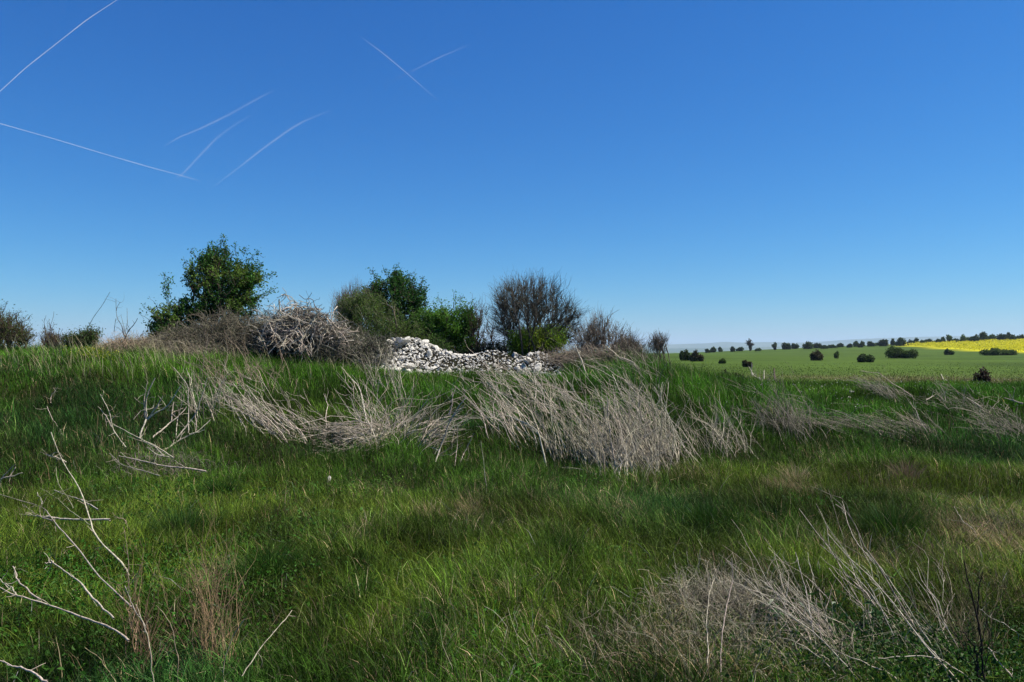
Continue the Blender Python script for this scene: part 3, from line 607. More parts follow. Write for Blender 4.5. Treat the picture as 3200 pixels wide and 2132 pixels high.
thicket('bramble_thicket', 'grey dead thicket under the olive brown bush, left of the white stones', [(800, 16.9, .7, .45, .42), (850, 16.8, .45, .4, .38), (750, 16.7, .5, .4, .35)], 1100, np.array([.15, .14, .11]), 23, leaf=5000, lcol=(.08, .12, .04))
thicket('bramble_thicket', 'dry leaning thicket along the crest between the stone pile and the small bare tree', [(1400, 17.0, .9, .45, .38), (1330, 17.0, .5, .4, .34), (1500, 17.2, .6, .4, .26), (1310, 17.5, .35, .3, .4)], 1500, BARKG * 1.0, 24, Lr=(.4, 1.0), lean=(-.5, 0))
thicket('bramble_thicket', 'wispy straw coloured thicket on the skyline between the low leafy shrub and the hawthorn', [(275, 15.9, .45, .35, .30), (300, 16.2, .4, .3, .34)], 700, np.array([.34, .27, .19]), 25, rr=.004, Lr=(.3, .7))

# ------------------------------------------------------------------ bleached brushwood pile
def smooth(P, n=16, it=2):
    P = np.array(P, float); s = np.concatenate([[0], np.cumsum(np.linalg.norm(np.diff(P, axis=0), axis=1))]); t = np.linspace(0, s[-1], n)
    Q = np.stack([np.interp(t, s, P[:, k]) for k in range(P.shape[1])], -1)
    for _ in range(it): Q[1:-1] = (Q[:-2] + 2 * Q[1:-1] + Q[2:]) / 4
    return Q
org = W(695, 835, 16.7); org[2] = H(org[0], org[1]); pile = thing('brushwood_pile', org, 'tangled heap of bleached grey dead branches with dark hollows on the bank top', 'brush pile')
rs = RS(31)
PB = [([(590, 290), (600, 400), (650, 560), (560, 570)], 9), ([(640, 520), (800, 600), (1060, 690)], 5), ([(250, 575), (400, 640), (540, 660)], 5), ([(1250, 480), (1150, 590), (1080, 700)], 7), ([(1540, 400), (1490, 500), (1440, 650)], 6),
      ([(1360, 590), (1430, 690), (1500, 850), (1580, 990)], 6), ([(1240, 780), (1310, 710), (1420, 700)], 7), ([(1100, 710), (970, 880), (880, 1040)], 5), ([(400, 1190), (560, 1000), (700, 890), (880, 840)], 5), ([(890, 790), (970, 870), (960, 1000), (950, 1180)], 4),
      ([(555, 1145), (700, 1080), (850, 980), (960, 900)], 4.5), ([(470, 540), (390, 650), (310, 790), (260, 1000)], 4), ([(560, 680), (510, 830), (500, 990)], 4), ([(420, 660), (480, 800), (520, 900)], 3.5), ([(1150, 850), (1090, 960), (1140, 1130), (1130, 1200)], 4),
      ([(1270, 870), (1240, 1050), (1190, 1190)], 4.5), ([(650, 950), (640, 1170)], 3.5), ([(720, 880), (660, 1010), (600, 1100)], 3.5), ([(790, 920), (850, 970)], 5), ([(880, 860), (940, 950), (1000, 1020)], 3.5), ([(760, 390), (850, 380), (950, 395)], 5),
      ([(650, 460), (740, 420), (860, 400)], 4.5), ([(1310, 850), (1390, 850)], 4), ([(1530, 825), (1690, 828), (1900, 826)], 3.5), ([(1440, 650), (1560, 760), (1680, 765)], 4), ([(230, 940), (330, 975), (470, 940)], 4), ([(340, 1000), (380, 1080), (395, 1140)], 6),
      ([(1580, 800), (1680, 930), (1760, 1060)], 3), ([(620, 220), (700, 250), (760, 320), (860, 380)], 4), ([(560, 260), (650, 210), (700, 200)], 3.5), ([(1000, 1040), (1060, 1130), (1120, 1210)], 3.5), ([(900, 1050), (930, 1150), (980, 1230)], 3)]
allp = []
for k, (pp, wv) in enumerate(PB):
    t = np.linspace(0, 1, len(pp)); Y = 16.15 + rs.uniform(-.18, .22) + rs.uniform(-.25, .25) * t
    Q = np.array([W(*cb(*p_), yy) for p_, yy in zip(pp, Y)]); Q = smooth(Q, 12, 1) + np.cumsum(rs.normal(0, .006, (12, 3)), 0)
    b = Buf(); b.tubes(Q[None], (wv * 16 / FPX * .20 * np.linspace(1, .55, 12) * rs.uniform(.8, 1.2, 12))[None], vary(BLEACH * 1.5, 1, rs, .12), 6); allp.append(Q)
    a = paths(Q[rs.randint(2, 12, 5)], Q[rs.randint(2, 12, 5)] + rs.normal(0, .14, (5, 3)), 5, rs, .1, .05); b.tubes(a, np.linspace(.007, .004, 5)[None], vary(BLEACH * .9, 5, rs), 4)
    obj('dead_branch', b.mesh('dead_branch', True, org), M_DEAD, pile)
tw = Buf(); n = 2600
a = rs.uniform(0, 6.283, n); q = np.sqrt(rs.uniform(0, 1, n)); X = wx(690, 16.6) + np.cos(a) * q * 1.0; Yy = 16.75 + np.sin(a) * q * .45
zt = wz(700, 16.6) - .95 * q ** 2.2; zb = wz(790, 16.6) - .0 * q; Z = zb + (zt - zb) * rs.uniform(.0, 1.0, n) ** .7
hollow = (rs.uniform(0, 1, n) < .985) & (Z < wz(770, 16.6)) & (np.abs(X - wx(680, 16.6)) < .75); A = np.stack([X, Yy, Z], -1)[~hollow]; n = len(A)
D = rs.normal(size=(n, 3)) * np.array([1, .5, .45]); P = paths(A, A + unit(D) * rs.uniform(.12, .5, (n, 1)), 6, rs, .14, .07); P = above(P)
tw.tubes(P, np.linspace(1, .6, 6)[None] * .0085 * rs.uniform(.35, 1.3, (n, 1)), vary(np.array([.46, .42, .35]), n, rs, .25) * rs.choice([.35, .9, 1.45], (n, 1), p=[.4, .3, .3]), 4)
n = 160; A = np.stack([rs.uniform(wx(600, 16.4), wx(800, 16.4), n), rs.uniform(16.1, 17, n), wz(rs.uniform(735, 800, n), 16.6)], -1); P = paths(A, A + np.stack([rs.normal(0, .12, n), rs.normal(0, .1, n), -rs.uniform(.2, .5, n)], -1), 6, rs, .1, .05); tw.tubes(above(P), .004, vary(np.array([.23, .19, .16]), n, rs, .4), 3)
tag(obj('twigs', tw.mesh('twigs', True, org), M_DEAD, pile), kind='stuff')

# ------------------------------------------------------------------ white stones
rs = RS(41)
def rock_mesh(seed, flat):
    r = RS(seed); bm = bmesh.new(); bmesh.ops.create_icosphere(bm, subdivisions=2, radius=1.0)
    pl = [(unit(r.normal(size=3)), r.uniform(.42, .8)) for _ in range(13)]
    for v in bm.verts:
        c = np.array(v.co)
        for n_, d_ in pl:
            s = c @ n_
            if s > d_: c = c - n_ * (s - d_)
        c = c * np.array([1, .8, flat]) * (1 + r.uniform(-.03, .03)); v.co = c
    me = bpy.data.meshes.new('limestone_rock'); bm.to_mesh(me); bm.free(); me.materials.append(M_ROCK); return me
ROCKS = [rock_mesh(100 + k, f) for k, f in enumerate([.5, .7, .4, .85, .6, .45, .65, .75])]
def put_rock(x, y, s, label, group, sink=.25, name='limestone_rock'):
    o = bpy.data.objects.new(name, ROCKS[rs.randint(len(ROCKS))]); C.objects.link(o)
    o.location = (x, y, float(H(x, y)) + s * (.45 - sink)); s *= 1.12
    o.scale = (s * rs.uniform(1, 1.7), s * rs.uniform(.9, 1.5), s * rs.uniform(.9, 1.4)); o.rotation_euler = (rs.normal(0, .4), rs.normal(0, .4), rs.uniform(0, 6.28))
    tag(o, label, 'rock', group)
HUMPS = [(-2.08, 16.8, .70, .48, 200, 'white limestone stone on the tall left hump of the pile', 'stones of the tall left hump', .066),
         (-.35, 16.75, .55, .40, 60, 'pale stone in the dark middle hump of the pile', 'stones of the middle hump', .048),
         (.55, 16.8, .36, .34, 38, 'white stone on the small right hump of the pile', 'stones of the small right hump', .05)]
for (cx, cy, sx, sy, n, lab, grp, sz) in HUMPS:
    pts = []
    for _ in range(6000):
        if len(pts) >= n: break
        x = cx + rs.uniform(-1.75, 1.75) * sx; y = cy + rs.uniform(-1.6, 1.3) * sy; s = sz * rs.choice([.6, 1, 1.5, 2.3], p=[.46, .32, .16, .06])
        if noise(x * 1.0, y * 1.0, .30, 91 + n) < .42 and cx > -1.5 or noise(x, y, .35, 93) < .30: continue
        if ((x - cx) / sx / 1.75) ** 2 + ((y - cy) / sy / 1.6) ** 2 > 1: continue
        if all((x - a) ** 2 + (y - b_) ** 2 > ((s + c) * (.70 if cx < -1 else 1.0)) ** 2 for a, b_, c in pts): pts.append((x, y, s))
    for x, y, s in pts: put_rock(x, y, s, lab, grp)
# many smaller fragments between them
bv = [np.array([v.co[:] for v in m.vertices]) for m in ROCKS[:4]]; bf = [np.array([p_.vertices[:] for p_ in m.polygons]) for m in ROCKS[:4]]
V = []; Fq = []; nn = 0
for k in range(2600):
    h = HUMPS[rs.choice(3, p=[.62, .2, .18])]; x = h[0] + rs.normal(0, h[2] * .85); y = h[1] + rs.normal(-.05, h[3] * .8); s = rs.uniform(.012, .045)
    if abs(x - h[0]) > h[2] * 1.9: continue
    j = rs.randint(4); an = rs.uniform(0, 6.28); ca, sa = math.cos(an), math.sin(an); v = bv[j] * s * rs.uniform(.7, 1.2, 3); v = np.stack([v[:, 0] * ca - v[:, 1] * sa, v[:, 0] * sa + v[:, 1] * ca, v[:, 2]], -1) + np.array([x, y, float(H(x, y)) + s * .3])
    V.append(v); Fq.append(bf[j] + nn); nn += len(v)
tag(obj('stone_fragments', rawmesh('stone_fragments', np.concatenate(V), np.concatenate(Fq), None, False), M_ROCK), 'small white broken fragments filling the gaps of the stone pile', 'rubble', kind='stuff')
for k in range(46):
    px = rs.choice([rs.uniform(1850, 2060), rs.uniform(1620, 1800), rs.uniform(2080, 2353)], p=[.55, .15, .30]); y = rs.normal(15.9, .5); x = wx(px, y)
    put_rock(x, y, rs.uniform(.018, .045), 'small pale stone among the grass along the crest right of the thicket', 'pale stones scattered along the bank crest', sink=-1.2)
b_ = None
x_ = wx(757, 10.3)
put_rock(wx(757, hit(757, 1112)), hit(757, 1112), .035, 'lone pale stone in the turf below the fallen stalks', None, sink=-.9)

# ------------------------------------------------------------------ dead stalks
def stick(name, label, lines, wpx, mode='lie', lift=.165, seed=0, col=BLEACH, cat='dead stalk', group=None, knots=True):
    """lines: lists of view points; the last point of the first line is the root"""
    rs = RS(seed + 500); parts = []
    if 20 <= seed < 40: wpx = wpx * .78
    Yh0 = hit(*lines[0][-1]); near_ = .10 * (1 - float(sstep(6, 11, Yh0))); Yb = Yh0 * (1 - near_)
    for li, ln in enumerate(lines):
        Q = []
        for (px, py) in ln:
            if mode == 'lie': Y = hit(px, py) * (1 - lift * (.45 + .55 * (1 - float(sstep(6, 10, hit(px, py))))))
            else:
                Yh = hit(px, py); Y = Yb + (min(Yh, Yb * 1.6) - Yb) * (.25 if mode == 'lean' else .0); Y = min(Y, Yh * .985)
            Q.append(W(px, py, Y))
        if mode != 'lie' and near_ > .01 and li == 0:
            e_ = Q[-1] + (Q[-1] - Q[-2]) * .15; e_[2] = float(H(e_[0], e_[1])) - .02; Q.append(e_)
        Q = smooth(Q, 22, 2); Q += np.concatenate([[[0, 0, 0]], np.cumsum(rs.normal(0, .0025, (21, 3)), 0)])
        Q = above(Q, .0 if mode != 'lie' else .02); parts.append(Q)
    org = parts[0][-1].copy(); mult = len(lines) > 1
    r = lambda Q, wv: (wv * .5 * Q[:, 1] / FPX) * np.linspace(.5, 1.05, 22) * (1 + .12 * rs.normal(size=22)).clip(.7, 1.4)
    t = thing(name, org, label, cat, group) if mult else None
    for li, Q in enumerate(parts):
        b = Buf(); wv = wpx if li == 0 else wpx * (.8 if li < 3 else .65); b.tubes(Q[None], r(Q, wv)[None], vary(col, 1, rs, .12), 6)
        if knots:
            m = 4; a = Q[rs.randint(1, 18, m)]; e = a + unit(rs.normal(size=(m, 3)) + [0, 0, .3]) * rs.uniform(.03, .12, (m, 1)) * Q[:, 1].mean() / 6
            b.tubes(paths(a, e, 4, rs, .1, .05), np.linspace(1, .5, 4)[None] * wv * .22 * Q[:, 1].mean() / FPX, vary(col * .9, m, rs), 4)
        if mult: obj('stem' if li == 0 else 'side_branch', b.mesh('stem', True, org), M_DEAD, t)
        else: tag(obj(name, b.mesh(name, True, org), M_DEAD, loc=org), label, cat, group)
def mp(c, *pp): return [c(*p_) for p_ in pp]
stick('dead_branch', 'whitish forked dead branch standing upright left of the long fallen stalks', [mp(c4, (1268, 735), (1205, 860), (1185, 960), (1195, 1080), (1140, 1235)), mp(c4, (1475, 800), (1400, 930), (1340, 990), (1250, 1030), (1195, 1080)), mp(c4, (1330, 880), (1275, 970), (1200, 1075)), mp(c4, (1205, 760), (1180, 900), (1182, 1060))], 4.2, 'stand', seed=1)
stick('dead_branch', 'wiry curved dead stalk left of the upright white forked branch', [mp(c4, (820, 870), (900, 1030), (930, 1170), (1000, 1260), (1035, 1315)), mp(c4, (800, 970), (870, 1040), (915, 1130))], 3, 'stand', seed=2)
stick('fallen_stick', 'fallen stick running down right beneath the upright white forked branch', [mp(c4, (930, 1120), (1060, 1190), (1150, 1240), (1290, 1310), (1400, 1388)), mp(c4, (1200, 1300), (1290, 1370), (1400, 1388)), mp(c4, (1140, 1245), (1250, 1300), (1330, 1370))], 3.2, seed=3)
stick('fallen_stick', 'long straight fallen stick, lowest of those under the forked branch', [mp(c4, (970, 1372), (1200, 1425), (1320, 1460), (1480, 1470), (1668, 1493))], 3.4, seed=4)
stick('fallen_stick', 'thin brownish fallen stick left of and below the long straight one', [mp(c4, (895, 1350), (1000, 1440), (1200, 1500), (1310, 1535))], 2.4, seed=5, col=BLEACH * .75)
stick('dead_stalk', 'pale stalk slanting up right just right of the forked branch', [mp(c4, (1525, 970), (1460, 1060), (1390, 1110), (1250, 1225)), mp(c4, (1420, 930), (1400, 1010), (1390, 1100))], 3.4, 'lean', seed=6)
stick('dead_stalk', 'long pale curved stalk sweeping up right below the crossed upright ones', [mp(c4, (1720, 1075), (1620, 1170), (1450, 1250), (1345, 1318)), mp(c4, (1670, 1160), (1600, 1185), (1540, 1200))], 3.6, 'lean', seed=7)
stick('dead_stalk', 'straight vertical pale stalk among the crossed ones right of the forked branch', [mp(c4, (1420, 650), (1535, 790), (1540, 1000), (1545, 1190))], 2.8, 'stand', seed=8)
stick('dead_stalk', 'pale stalk leaning left at its foot and crossing the vertical one', [mp(c4, (1692, 735), (1640, 930), (1600, 1030), (1540, 1090), (1430, 1230))], 3.2, 'stand', seed=9)
stick('dead_stalk', 'thin wiry stalk just right of the vertical pale one', [mp(c4, (1540, 810), (1600, 960), (1612, 1170)), mp(c4, (1500, 900), (1450, 1050), (1430, 1220))], 2.4, 'stand', seed=10)
stick('dead_stalk', 'thin stalk just right of the tall leaning ones, bending down right', [mp(c4, (1670, 890), (1720, 1000), (1755, 1100)), ], 2.2, 'stand', seed=101)
stick('dead_stalk', 'short thin pale stalk standing alone on the left slope', [mp(c4, (472, 808), (430, 880), (418, 945))], 2.0, 'stand', seed=11)
stick('dead_stalk', 'thin bent stalk on the left slope above the long white one', [mp(c4, (385, 965), (430, 1080), (480, 1150), (505, 1208)), mp(c4, (330, 1340), (400, 1370), (480, 1400))], 2.2, 'lean', seed=12)
stick('dead_stalk', 'faint thin stalk leaning left in front of the left skyline', [mp(cL, (1555, 60), (1450, 240), (1330, 400), (1240, 560))], 1.3, 'stand', seed=13, col=BARKG, knots=False)
stick('dead_stalk', 'upright forked seed stalk on the left skyline', [mp(cL, (1640, 150), (1642, 330), (1655, 430), (1720, 530), (1740, 640)), mp(cL, (1700, 200), (1660, 260), (1645, 330)), mp(cL, (1637, 430), (1610, 620))], 1.5, 'stand', seed=14, col=BARKG)
stick('dead_stalk', 'thin straight stalk rising from the pale wispy thicket on the skyline', [mp(cL, (1795, 280), (1800, 500), (1760, 700)), mp(cL, (1710, 380), (1750, 560), (1770, 690))], 1.3, 'stand', seed=15, col=BARKG, knots=False)
stick('dead_stalk', 'dark slanting branch at the left end of the dry thickets', [mp(cL, (1945, 430), (1900, 520), (1820, 600), (1770, 740), (1700, 950)), mp(cL, (1740, 620), (1790, 720))], 2.4, 'stand', seed=16, col=BARKG * .6)
# lower left
stick('dead_branch', 'long pale branch arching down right across the lower left corner', [mp(c5, (300, 95), (370, 270), (460, 390), (510, 510), (560, 680), (640, 770), (770, 895)), mp(c5, (270, 225), (330, 250), (375, 270))], 5.2, 'lean', seed=20)
stick('fallen_stick', 'thick straight whitish stick lying level in the lower left weeds', [mp(c5, (115, 578), (300, 592), (440, 602), (655, 597))], 6.5, seed=21, col=BLEACH * 1.2)
stick('fallen_stick', 'short pale stick lying just above the level thick one', [mp(c5, (320, 437), (440, 480), (590, 545))], 4.2, seed=22, col=BLEACH * 1.15)
stick('dead_branch', 'long brown and white branch slanting down right below the level thick stick', [mp(c5, (0, 462), (110, 500), (250, 530), (320, 640), (450, 780), (560, 920), (700, 1050), (775, 1118)), mp(c5, (220, 450), (250, 530)), mp(c5, (130, 520), (200, 575), (310, 620))], 4.6, 'lie', seed=23, col=BLEACH * .95)
stick('dead_branch', 'crooked greenish stalk crossing the level thick stick', [mp(c5, (235, 425), (340, 490), (420, 560), (530, 650)), mp(c5, (330, 300), (345, 400), (440, 540))], 3.2, 'lie', seed=24, col=np.array([.33, .32, .2]))
stick('dead_branch', 'straight white stick slanting down right to meet the lowest long branch', [mp(c5, (300, 850), (360, 910), (460, 1000), (560, 1110), (665, 1232)), mp(c5, (265, 865), (310, 868))], 6, 'lie', seed=25, col=BLEACH * 1.15)
stick('dead_branch', 'lowest long pale branch running down right from the left edge', [mp(c5, (0, 1010), (100, 1062), (300, 1105), (480, 1165), (650, 1230), (775, 1318)), mp(c5, (75, 885), (120, 960), (200, 1050), (250, 1088)), mp(c5, (0, 960), (60, 1010), (100, 1060))], 6.5, 'lie', seed=26)
stick('fallen_stick', 'thick pale bent stick at the very bottom left corner', [mp(c5, (-20, 1438), (100, 1475), (200, 1520), (300, 1580))], 7, 'lie', seed=27, col=BLEACH * 1.15)
stick('dead_stalk', 'thin stalk with leaning tip near the bottom, left of the longest slanting one', [mp(c5, (1445, 1190), (1380, 1280), (1340, 1400), (1330, 1470))], 3.2, 'stand', seed=28, col=np.array([.5, .46, .3]))
stick('dead_stalk', 'long thin straight stalk slanting up right from the bottom edge', [mp(c5, (1720, 1145), (1600, 1300), (1480, 1450), (1385, 1575))], 4, 'lean', seed=29, col=BLEACH * 1.05)
stick('dead_stalk', 'thin brown stalk bending down right above the bottom left', [mp(c5, (920, 1115), (1000, 1240), (1040, 1360), (1040, 1450))], 3, 'stand', seed=30, col=np.array([.38, .3, .2]))
stick('dead_stalk', 'greenish bent stalk at the bottom left between the two thick sticks', [mp(c5, (500, 1365), (580, 1430), (665, 1575))], 3.2, 'stand', seed=31, col=np.array([.36, .33, .18]))
stick('dead_stalk', 'pale pointed stalk close beside the brown stalk cluster', [mp(c5, (800, 1110), (850, 1240), (890, 1400), (910, 1575)), mp(c5, (735, 1000), (790, 1080), (865, 1285))], 4, 'stand', seed=32)
stick('dead_stalk', 'knotted brown twig standing above the brown stalk cluster', [mp(c5, (725, 650), (745, 740), (760, 880), (745, 1020), (700, 1085)), mp(c5, (840, 860), (810, 920), (760, 990)), mp(c5, (660, 570), (710, 610), (725, 650)), mp(c5, (690, 1000), (760, 985))], 3, 'stand', seed=33, col=np.array([.36, .27, .2]))
for k, (a, b_) in enumerate([((0, 375), (90, 285)), ((65, 355), (92, 300)), ((0, 380), (135, 335))]):
    stick('dry_straw', ['dry white grass stem slanting at the left edge', 'short blunt white stem beside the slanting one at the left edge', 'flat lying pale stem at the left edge'][k], [mp(c5, b_, ((a[0] + b_[0]) / 2 + 4, (a[1] + b_[1]) / 2 - 4), a)], 3.4, 'stand', seed=40 + k, col=BLEACH * 1.1, knots=False)
# middle ground
stick('dead_branch', 'tall forked pale stalk standing at the right end of the fan of fallen stalks', [mp(c2, (880, 960), (800, 1030), (765, 1130), (735, 1210), (705, 1300)), mp(c2, (812, 870), (812, 940), (795, 1010)), mp(c2, (900, 900), (840, 970), (790, 1060))], 4, 'stand', seed=50)
stick('dead_stalk', 'thin stalk with tip bent right, just right of the tall forked pale one', [mp(c2, (945, 1125), (900, 1210), (840, 1330)), mp(c2, (845, 1080), (840, 1200), (825, 1340))], 2.3, 'stand', seed=51, col=BLEACH * .85)
stick('dead_stalk', 'slender green and straw stalk standing alone in the middle turf', [mp(c2, (985, 1170), (1000, 1290), (1010, 1400), (1025, 1480))], 1.8, 'stand', seed=52, col=np.array([.4, .4, .28]), knots=False)
stick('dead_branch', 'stout pale stalk with splayed foot at the left end of the tall leaning mass', [mp(c2, (1130, 1010), (1240, 1060), (1330, 1110), (1355, 1220), (1385, 1355)), mp(c2, (1200, 900), (1290, 1000), (1335, 1110))], 3.8, 'stand', seed=53)
stick('dead_branch', 'thick pink grey stalk at the left side of the densest leaning stalks', [mp(c2, (1760, 900), (1765, 1050), (1780, 1200), (1815, 1380))], 4, 'stand', seed=54)
stick('fallen_stick', 'level fallen stalk in front of the leaning mass', [mp(c2, (1480, 1335), (1600, 1345), (1720, 1385))], 3, seed=55)
stick('dead_branch', 'bleached branch leaning over the crest below the forked stalk shrub', [mp(c2, (1560, 580), (1600, 680), (1640, 800))], 4.2, 'stand', seed=56)
stick('dead_branch', 'long bleached forked branch leaning left on the bank below the small bare tree', [mp(c2, (1840, 660), (1910, 690), (1960, 760), (2000, 800)), mp(c2, (1750, 590), (1800, 630), (1850, 670))], 4.4, 'stand', seed=57)
stick('dead_stalk', 'short pale stub rising above the crest at the right', [mp(c3, (685, 360), (684, 410), (690, 440)), mp(c3, (665, 380), (700, 440), (760, 475))], 2.6, 'stand', seed=58)
stick('dead_stalk', 'second pale stub on the crest, shorter and to the right of the first', [mp(c3, (762, 405), (762, 460))], 2.6, 'stand', seed=59, knots=False)
stick('dead_stalk', 'brown seed stalk on the crest right of the two pale stubs', [mp(c3, (822, 395), (825, 470))], 4.5, 'stand', seed=60, col=np.array([.16, .11, .09]), knots=False)
stick('dead_branch', 'long grey branch lying down the bank below the brown seed stalk', [mp(c3, (800, 500), (900, 545), (1030, 610)), mp(c3, (730, 450), (800, 505))], 3.6, 'lie', .07, seed=61)
stick('dead_branch', 'bleached branch sprawling on the right bank, arched over', [mp(c3, (1755, 590), (1830, 545), (1920, 540), (2010, 570), (2100, 635)), mp(c3, (1845, 430), (1870, 490), (1890, 540))], 3.6, 'lie', .07, seed=62)
stick('fallen_stick', 'pale stick ending at the right edge of the bank', [mp(c3, (2230, 575), (2290, 590), (2354, 605))], 3.6, 'lie', .07, seed=63)
# lower right stalks
Q7 = [([(1235, 435), (1330, 590), (1480, 780), (1600, 1000), (1680, 1180)], 3), ([(1245, 485), (1340, 600), (1500, 720), (1650, 900), (1830, 1160), (2010, 1335)], 4), ([(1460, 590), (1560, 680), (1660, 820), (1740, 960), (1860, 1190)], 4.5),
      ([(1200, 545), (1320, 650), (1480, 830), (1620, 1040)], 3.2), ([(1325, 300), (1360, 440), (1420, 560), (1540, 700)], 2.4), ([(605, 738), (570, 850), (566, 1000), (568, 1320)], 4), ([(700, 620), (705, 760), (660, 900), (640, 1100), (650, 1325)], 4),
      ([(860, 745), (1000, 860), (1160, 1000), (1300, 1170)], 4), ([(840, 860), (1000, 930), (1200, 1080), (1430, 1310)], 4), ([(1060, 590), (1110, 760), (1150, 950), (1190, 1190)], 3), ([(1180, 850), (1200, 1000), (1230, 1210)], 3),
      ([(730, 770), (900, 850), (1040, 1000), (1100, 1180)], 3.2), ([(0, 890), (90, 990), (220, 1110)], 3), ([(-10, 1035), (80, 1090), (230, 1210)], 3.4), ([(255, 1210), (310, 1080), (400, 980)], 3.6), ([(1270, 1140), (1420, 1200), (1560, 1260), (1640, 1320)], 4),
      ([(1500, 1190), (1700, 1180), (1880, 1190), (2060, 1320)], 4.4), ([(1590, 860), (1700, 1000), (1790, 1130), (1930, 1310)], 3.2), ([(2095, 910), (2200, 980), (2330, 1060)], 3), ([(2150, 1130), (2220, 1220), (2290, 1335)], 5),
      ([(1130, 590), (1180, 780), (1230, 860)], 2.2), ([(940, 600), (980, 700), (1010, 860)], 2.2), ([(1250, 680), (1360, 820), (1500, 960)], 2.6), ([(960, 1070), (1080, 1100), (1200, 1180), (1300, 1300)], 3.4), ([(480, 1180), (620, 1180), (760, 1240)], 3), ([(1960, 330), (2010, 420), (2080, 480)], 2.0)]
D7 = ['long wavy stalk with its tip highest in the lower right turf', 'longest stalk slanting from the upper left to the bottom right corner', 'stout pale stalk right of the longest slanting one', 'stalk parallel to and left of the longest slanting one', 'fine whip-like stalk reaching up to the small dark tussock',
      'tall straight white stalk rising from the pale dead tuft', 'bent white stalk with a flag-like tip rising from the pale dead tuft', 'pale stalk crossing from the dead tuft toward the dark leaves, upper one', 'pale stalk crossing from the dead tuft toward the dark leaves, lower one', 'upright wavy stalk left of the dark leaves',
      'short upright stalk inside the dark leaves', 'curved stalk arching over the dark leaves', 'yellowish stalk left of the pale dead tuft, upper of two', 'yellowish stalk left of the pale dead tuft, lower of two', 'short pale stalk slanting up right in front of the dead tuft', 'white stalk low at the bottom right of the dark leaves',
      'long level stalk bending down at the bottom right', 'thin stalk between the stout one and the dark stalk', 'thin stalk right of the dark stalk', 'thick white stalk at the bottom right corner', 'thin stalk tip standing above the curved arching stalk', 'thin greyish stalk standing above the dead tuft',
      'thin stalk in the middle of the slanting bundle', 'thick leafy white stalk below the dark leaves', 'level stalk lying across the dead tuft', 'faint fine stalk in the straw grass at the right']
for k, (pp, wv) in enumerate(Q7):
    stick('dead_stalk', D7[k], [mp(c7, *pp)], wv * .8, 'lean', seed=70 + k, col=(BLEACH if k not in (12, 13) else np.array([.38, .36, .2])) * (.85 + .25 * ((k * 37 % 10) / 10)))
stick('dark_stalk', 'near black dead stalk with many fine side stems standing at the lower right', [mp(c7, (2015, 640), (2045, 780), (2080, 920), (2105, 1080), (2120, 1340)), mp(c7, (2010, 1040), (2070, 1130), (2100, 1260)), mp(c7, (2120, 700), (2110, 900), (2112, 1080)), mp(c7, (1960, 1060), (2040, 1180), (2095, 1320)), mp(c7, (2145, 960), (2125, 1120), (2118, 1250)), mp(c7, (2150, 1150), (2135, 1240), (2125, 1330))], 5, 'stand', seed=110, col=np.array([.035, .026, .02]))

